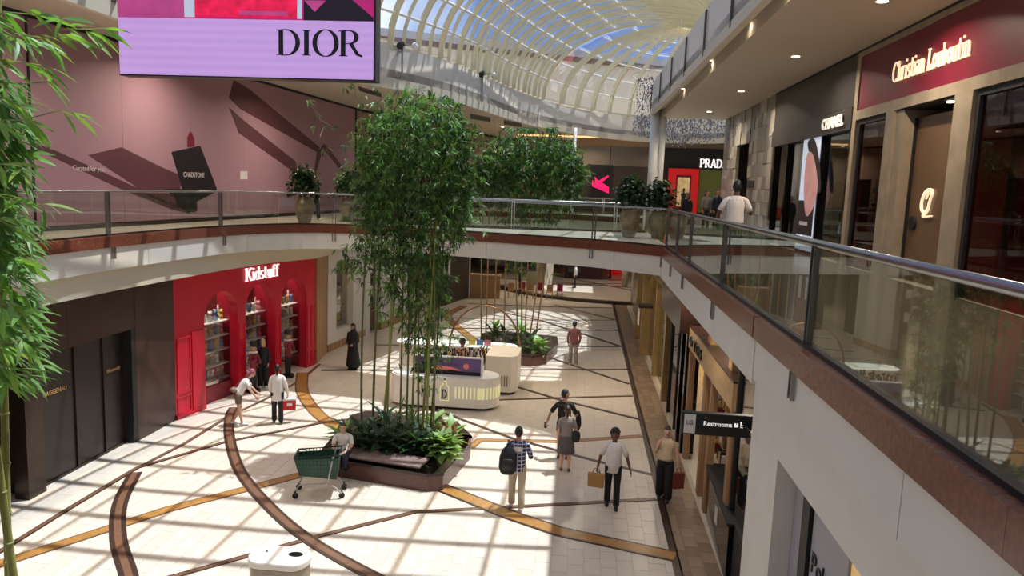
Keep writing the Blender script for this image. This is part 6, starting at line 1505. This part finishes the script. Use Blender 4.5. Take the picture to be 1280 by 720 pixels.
# 9 bending woman
p = person('woman with pinkish hair in white top bending forward by the toy shop', G(298,531), R(-62), 1.66, 'skin_light', 'hair_pink', 'long', 'cloth_white', 'short', 'cloth_brown', 'shorts', 'shoe_white', arms={-1: ((-.02,.14,-.25), (.0,.30,-.42)), 1: ((.02,.10,-.26), (.0,.24,-.46))}, fem=True, lean=.55, legp={-1: ((-.09,.06,.50), (-.10,-.14,.085)), 1: ((.09,.02,.50), (.10,.10,.085))}, top_len=.95)
wb = thing('waist_bag', 'brown cross-body bag on the back of the bending woman', 'bag', L2W(p, (0,-.10,1.06)), p.rotation_euler.z, world=False); obj('bag_body', MB().loft([(-.15,0,0),(0,-.03,0),(.15,0,0)], [(.08,.05),(.1,.06),(.08,.05)], n=10), 'cloth_brown', wb, smooth=True); obj('strap', MB().tube([(-.14,.02,.05),(-.10,.16,.24),(.05,.30,.34)], .012, 5), 'cloth_brown', wb)
# 10 person in dark dungarees at the toy shop entrance
person('fair haired person in black dungarees standing at the toy shop entrance', G(329,484), R(200), 1.62, 'skin_light', 'hair_blond', 'long', 'cloth_black', 'long', 'cloth_black', 'wide', 'shoe_white', fem=True)
# 11 seated person behind the cart
p = person('dark haired person in white t-shirt sitting on the planter edge behind the shopping cart', (-5.35, 16.4, .43), R(188), 1.62, 'skin_light', 'hair_brown', 'short', 'cloth_white', 'short', 'cloth_navy', 'trousers', 'shoe_black', sit=True, lean=.28, head_tilt=-.4, arms={-1: ((-.04,.14,-.22), (.06,.34,-.26)), 1: ((.04,.14,-.22), (-.06,.34,-.26))}, legp={-1: ((-.11,.42,.07), (-.11,.44,-.18)), 1: ((.11,.42,.07), (.11,.44,-.18))}, top_len=.90)
# 12 kiosk attendant
person('attendant in patterned shirt standing inside the white kiosk', (-3.85, 24.2, 0), R(178), 1.72, 'skin_brown', 'hair_black', 'curly', 'cloth_print', 'short', 'cloth_black', 'trousers', 'shoe_black', head_tilt=-.1)
# upper floor
U = F1+.012
person('person dressed in black with white shoes behind the potted shrub on the walkway', (-9.75, 26.3, U), R(-120), 1.60, 'skin_tan', 'hair_black', 'bun', 'cloth_black', 'long', 'cloth_black', 'trousers', 'shoe_white', fem=True, legp=stride(.14))
p = person('man in white t-shirt standing at the straight railing on the upper floor', (2.86, 14.6, U), R(-6), 1.72, 'skin_brown', 'hair_black', 'short', 'cloth_white', 'short', 'cloth_navy', 'trousers', 'shoe_black', arms={1: ((.10,.02,-.26), (.10,.16,-.10)), -1: ((-.12,.02,-.26), (-.16,.10,-.46))}, top_len=.80)
for i, (x, y, hh, tp, lb) in enumerate(((3.95, 29.6, 1.50, 'cloth_black', 'dark haired person in black upstairs, nearest the glowing red niche'), (5.0, 31.6, 1.62, 'cloth_darkgrey', 'person in dark grey top, middle of the three upstairs by the marble wall'), (5.15, 30.0, 1.68, 'cloth_navy', 'person in navy top closest to the marble wall upstairs'))):
    person(lb, (x, y, U), R(170+i*20), hh, 'skin_tan', 'hair_black', 'long' if i < 2 else 'short', tp, 'long', 'cloth_black', 'trousers', 'shoe_black', fem=i < 2)
for x, y, c_ in ((-.4, 50.6, 'cloth_white'), (-3.9, 47.4, 'cloth_black'), (2.2, 57.4, 'cloth_rose')):
    person({'cloth_white': 'small distant person in white near the round platform', 'cloth_black': 'small distant person in black by the cafe chairs', 'cloth_rose': 'small distant person in rose on the round platform'}[c_], (x, y, .18 if y > 50 and x > -1 else 0), R(90), 1.7, 'skin_tan', 'hair_black', 'short', c_, 'long', 'cloth_navy', 'trousers', 'shoe_black')
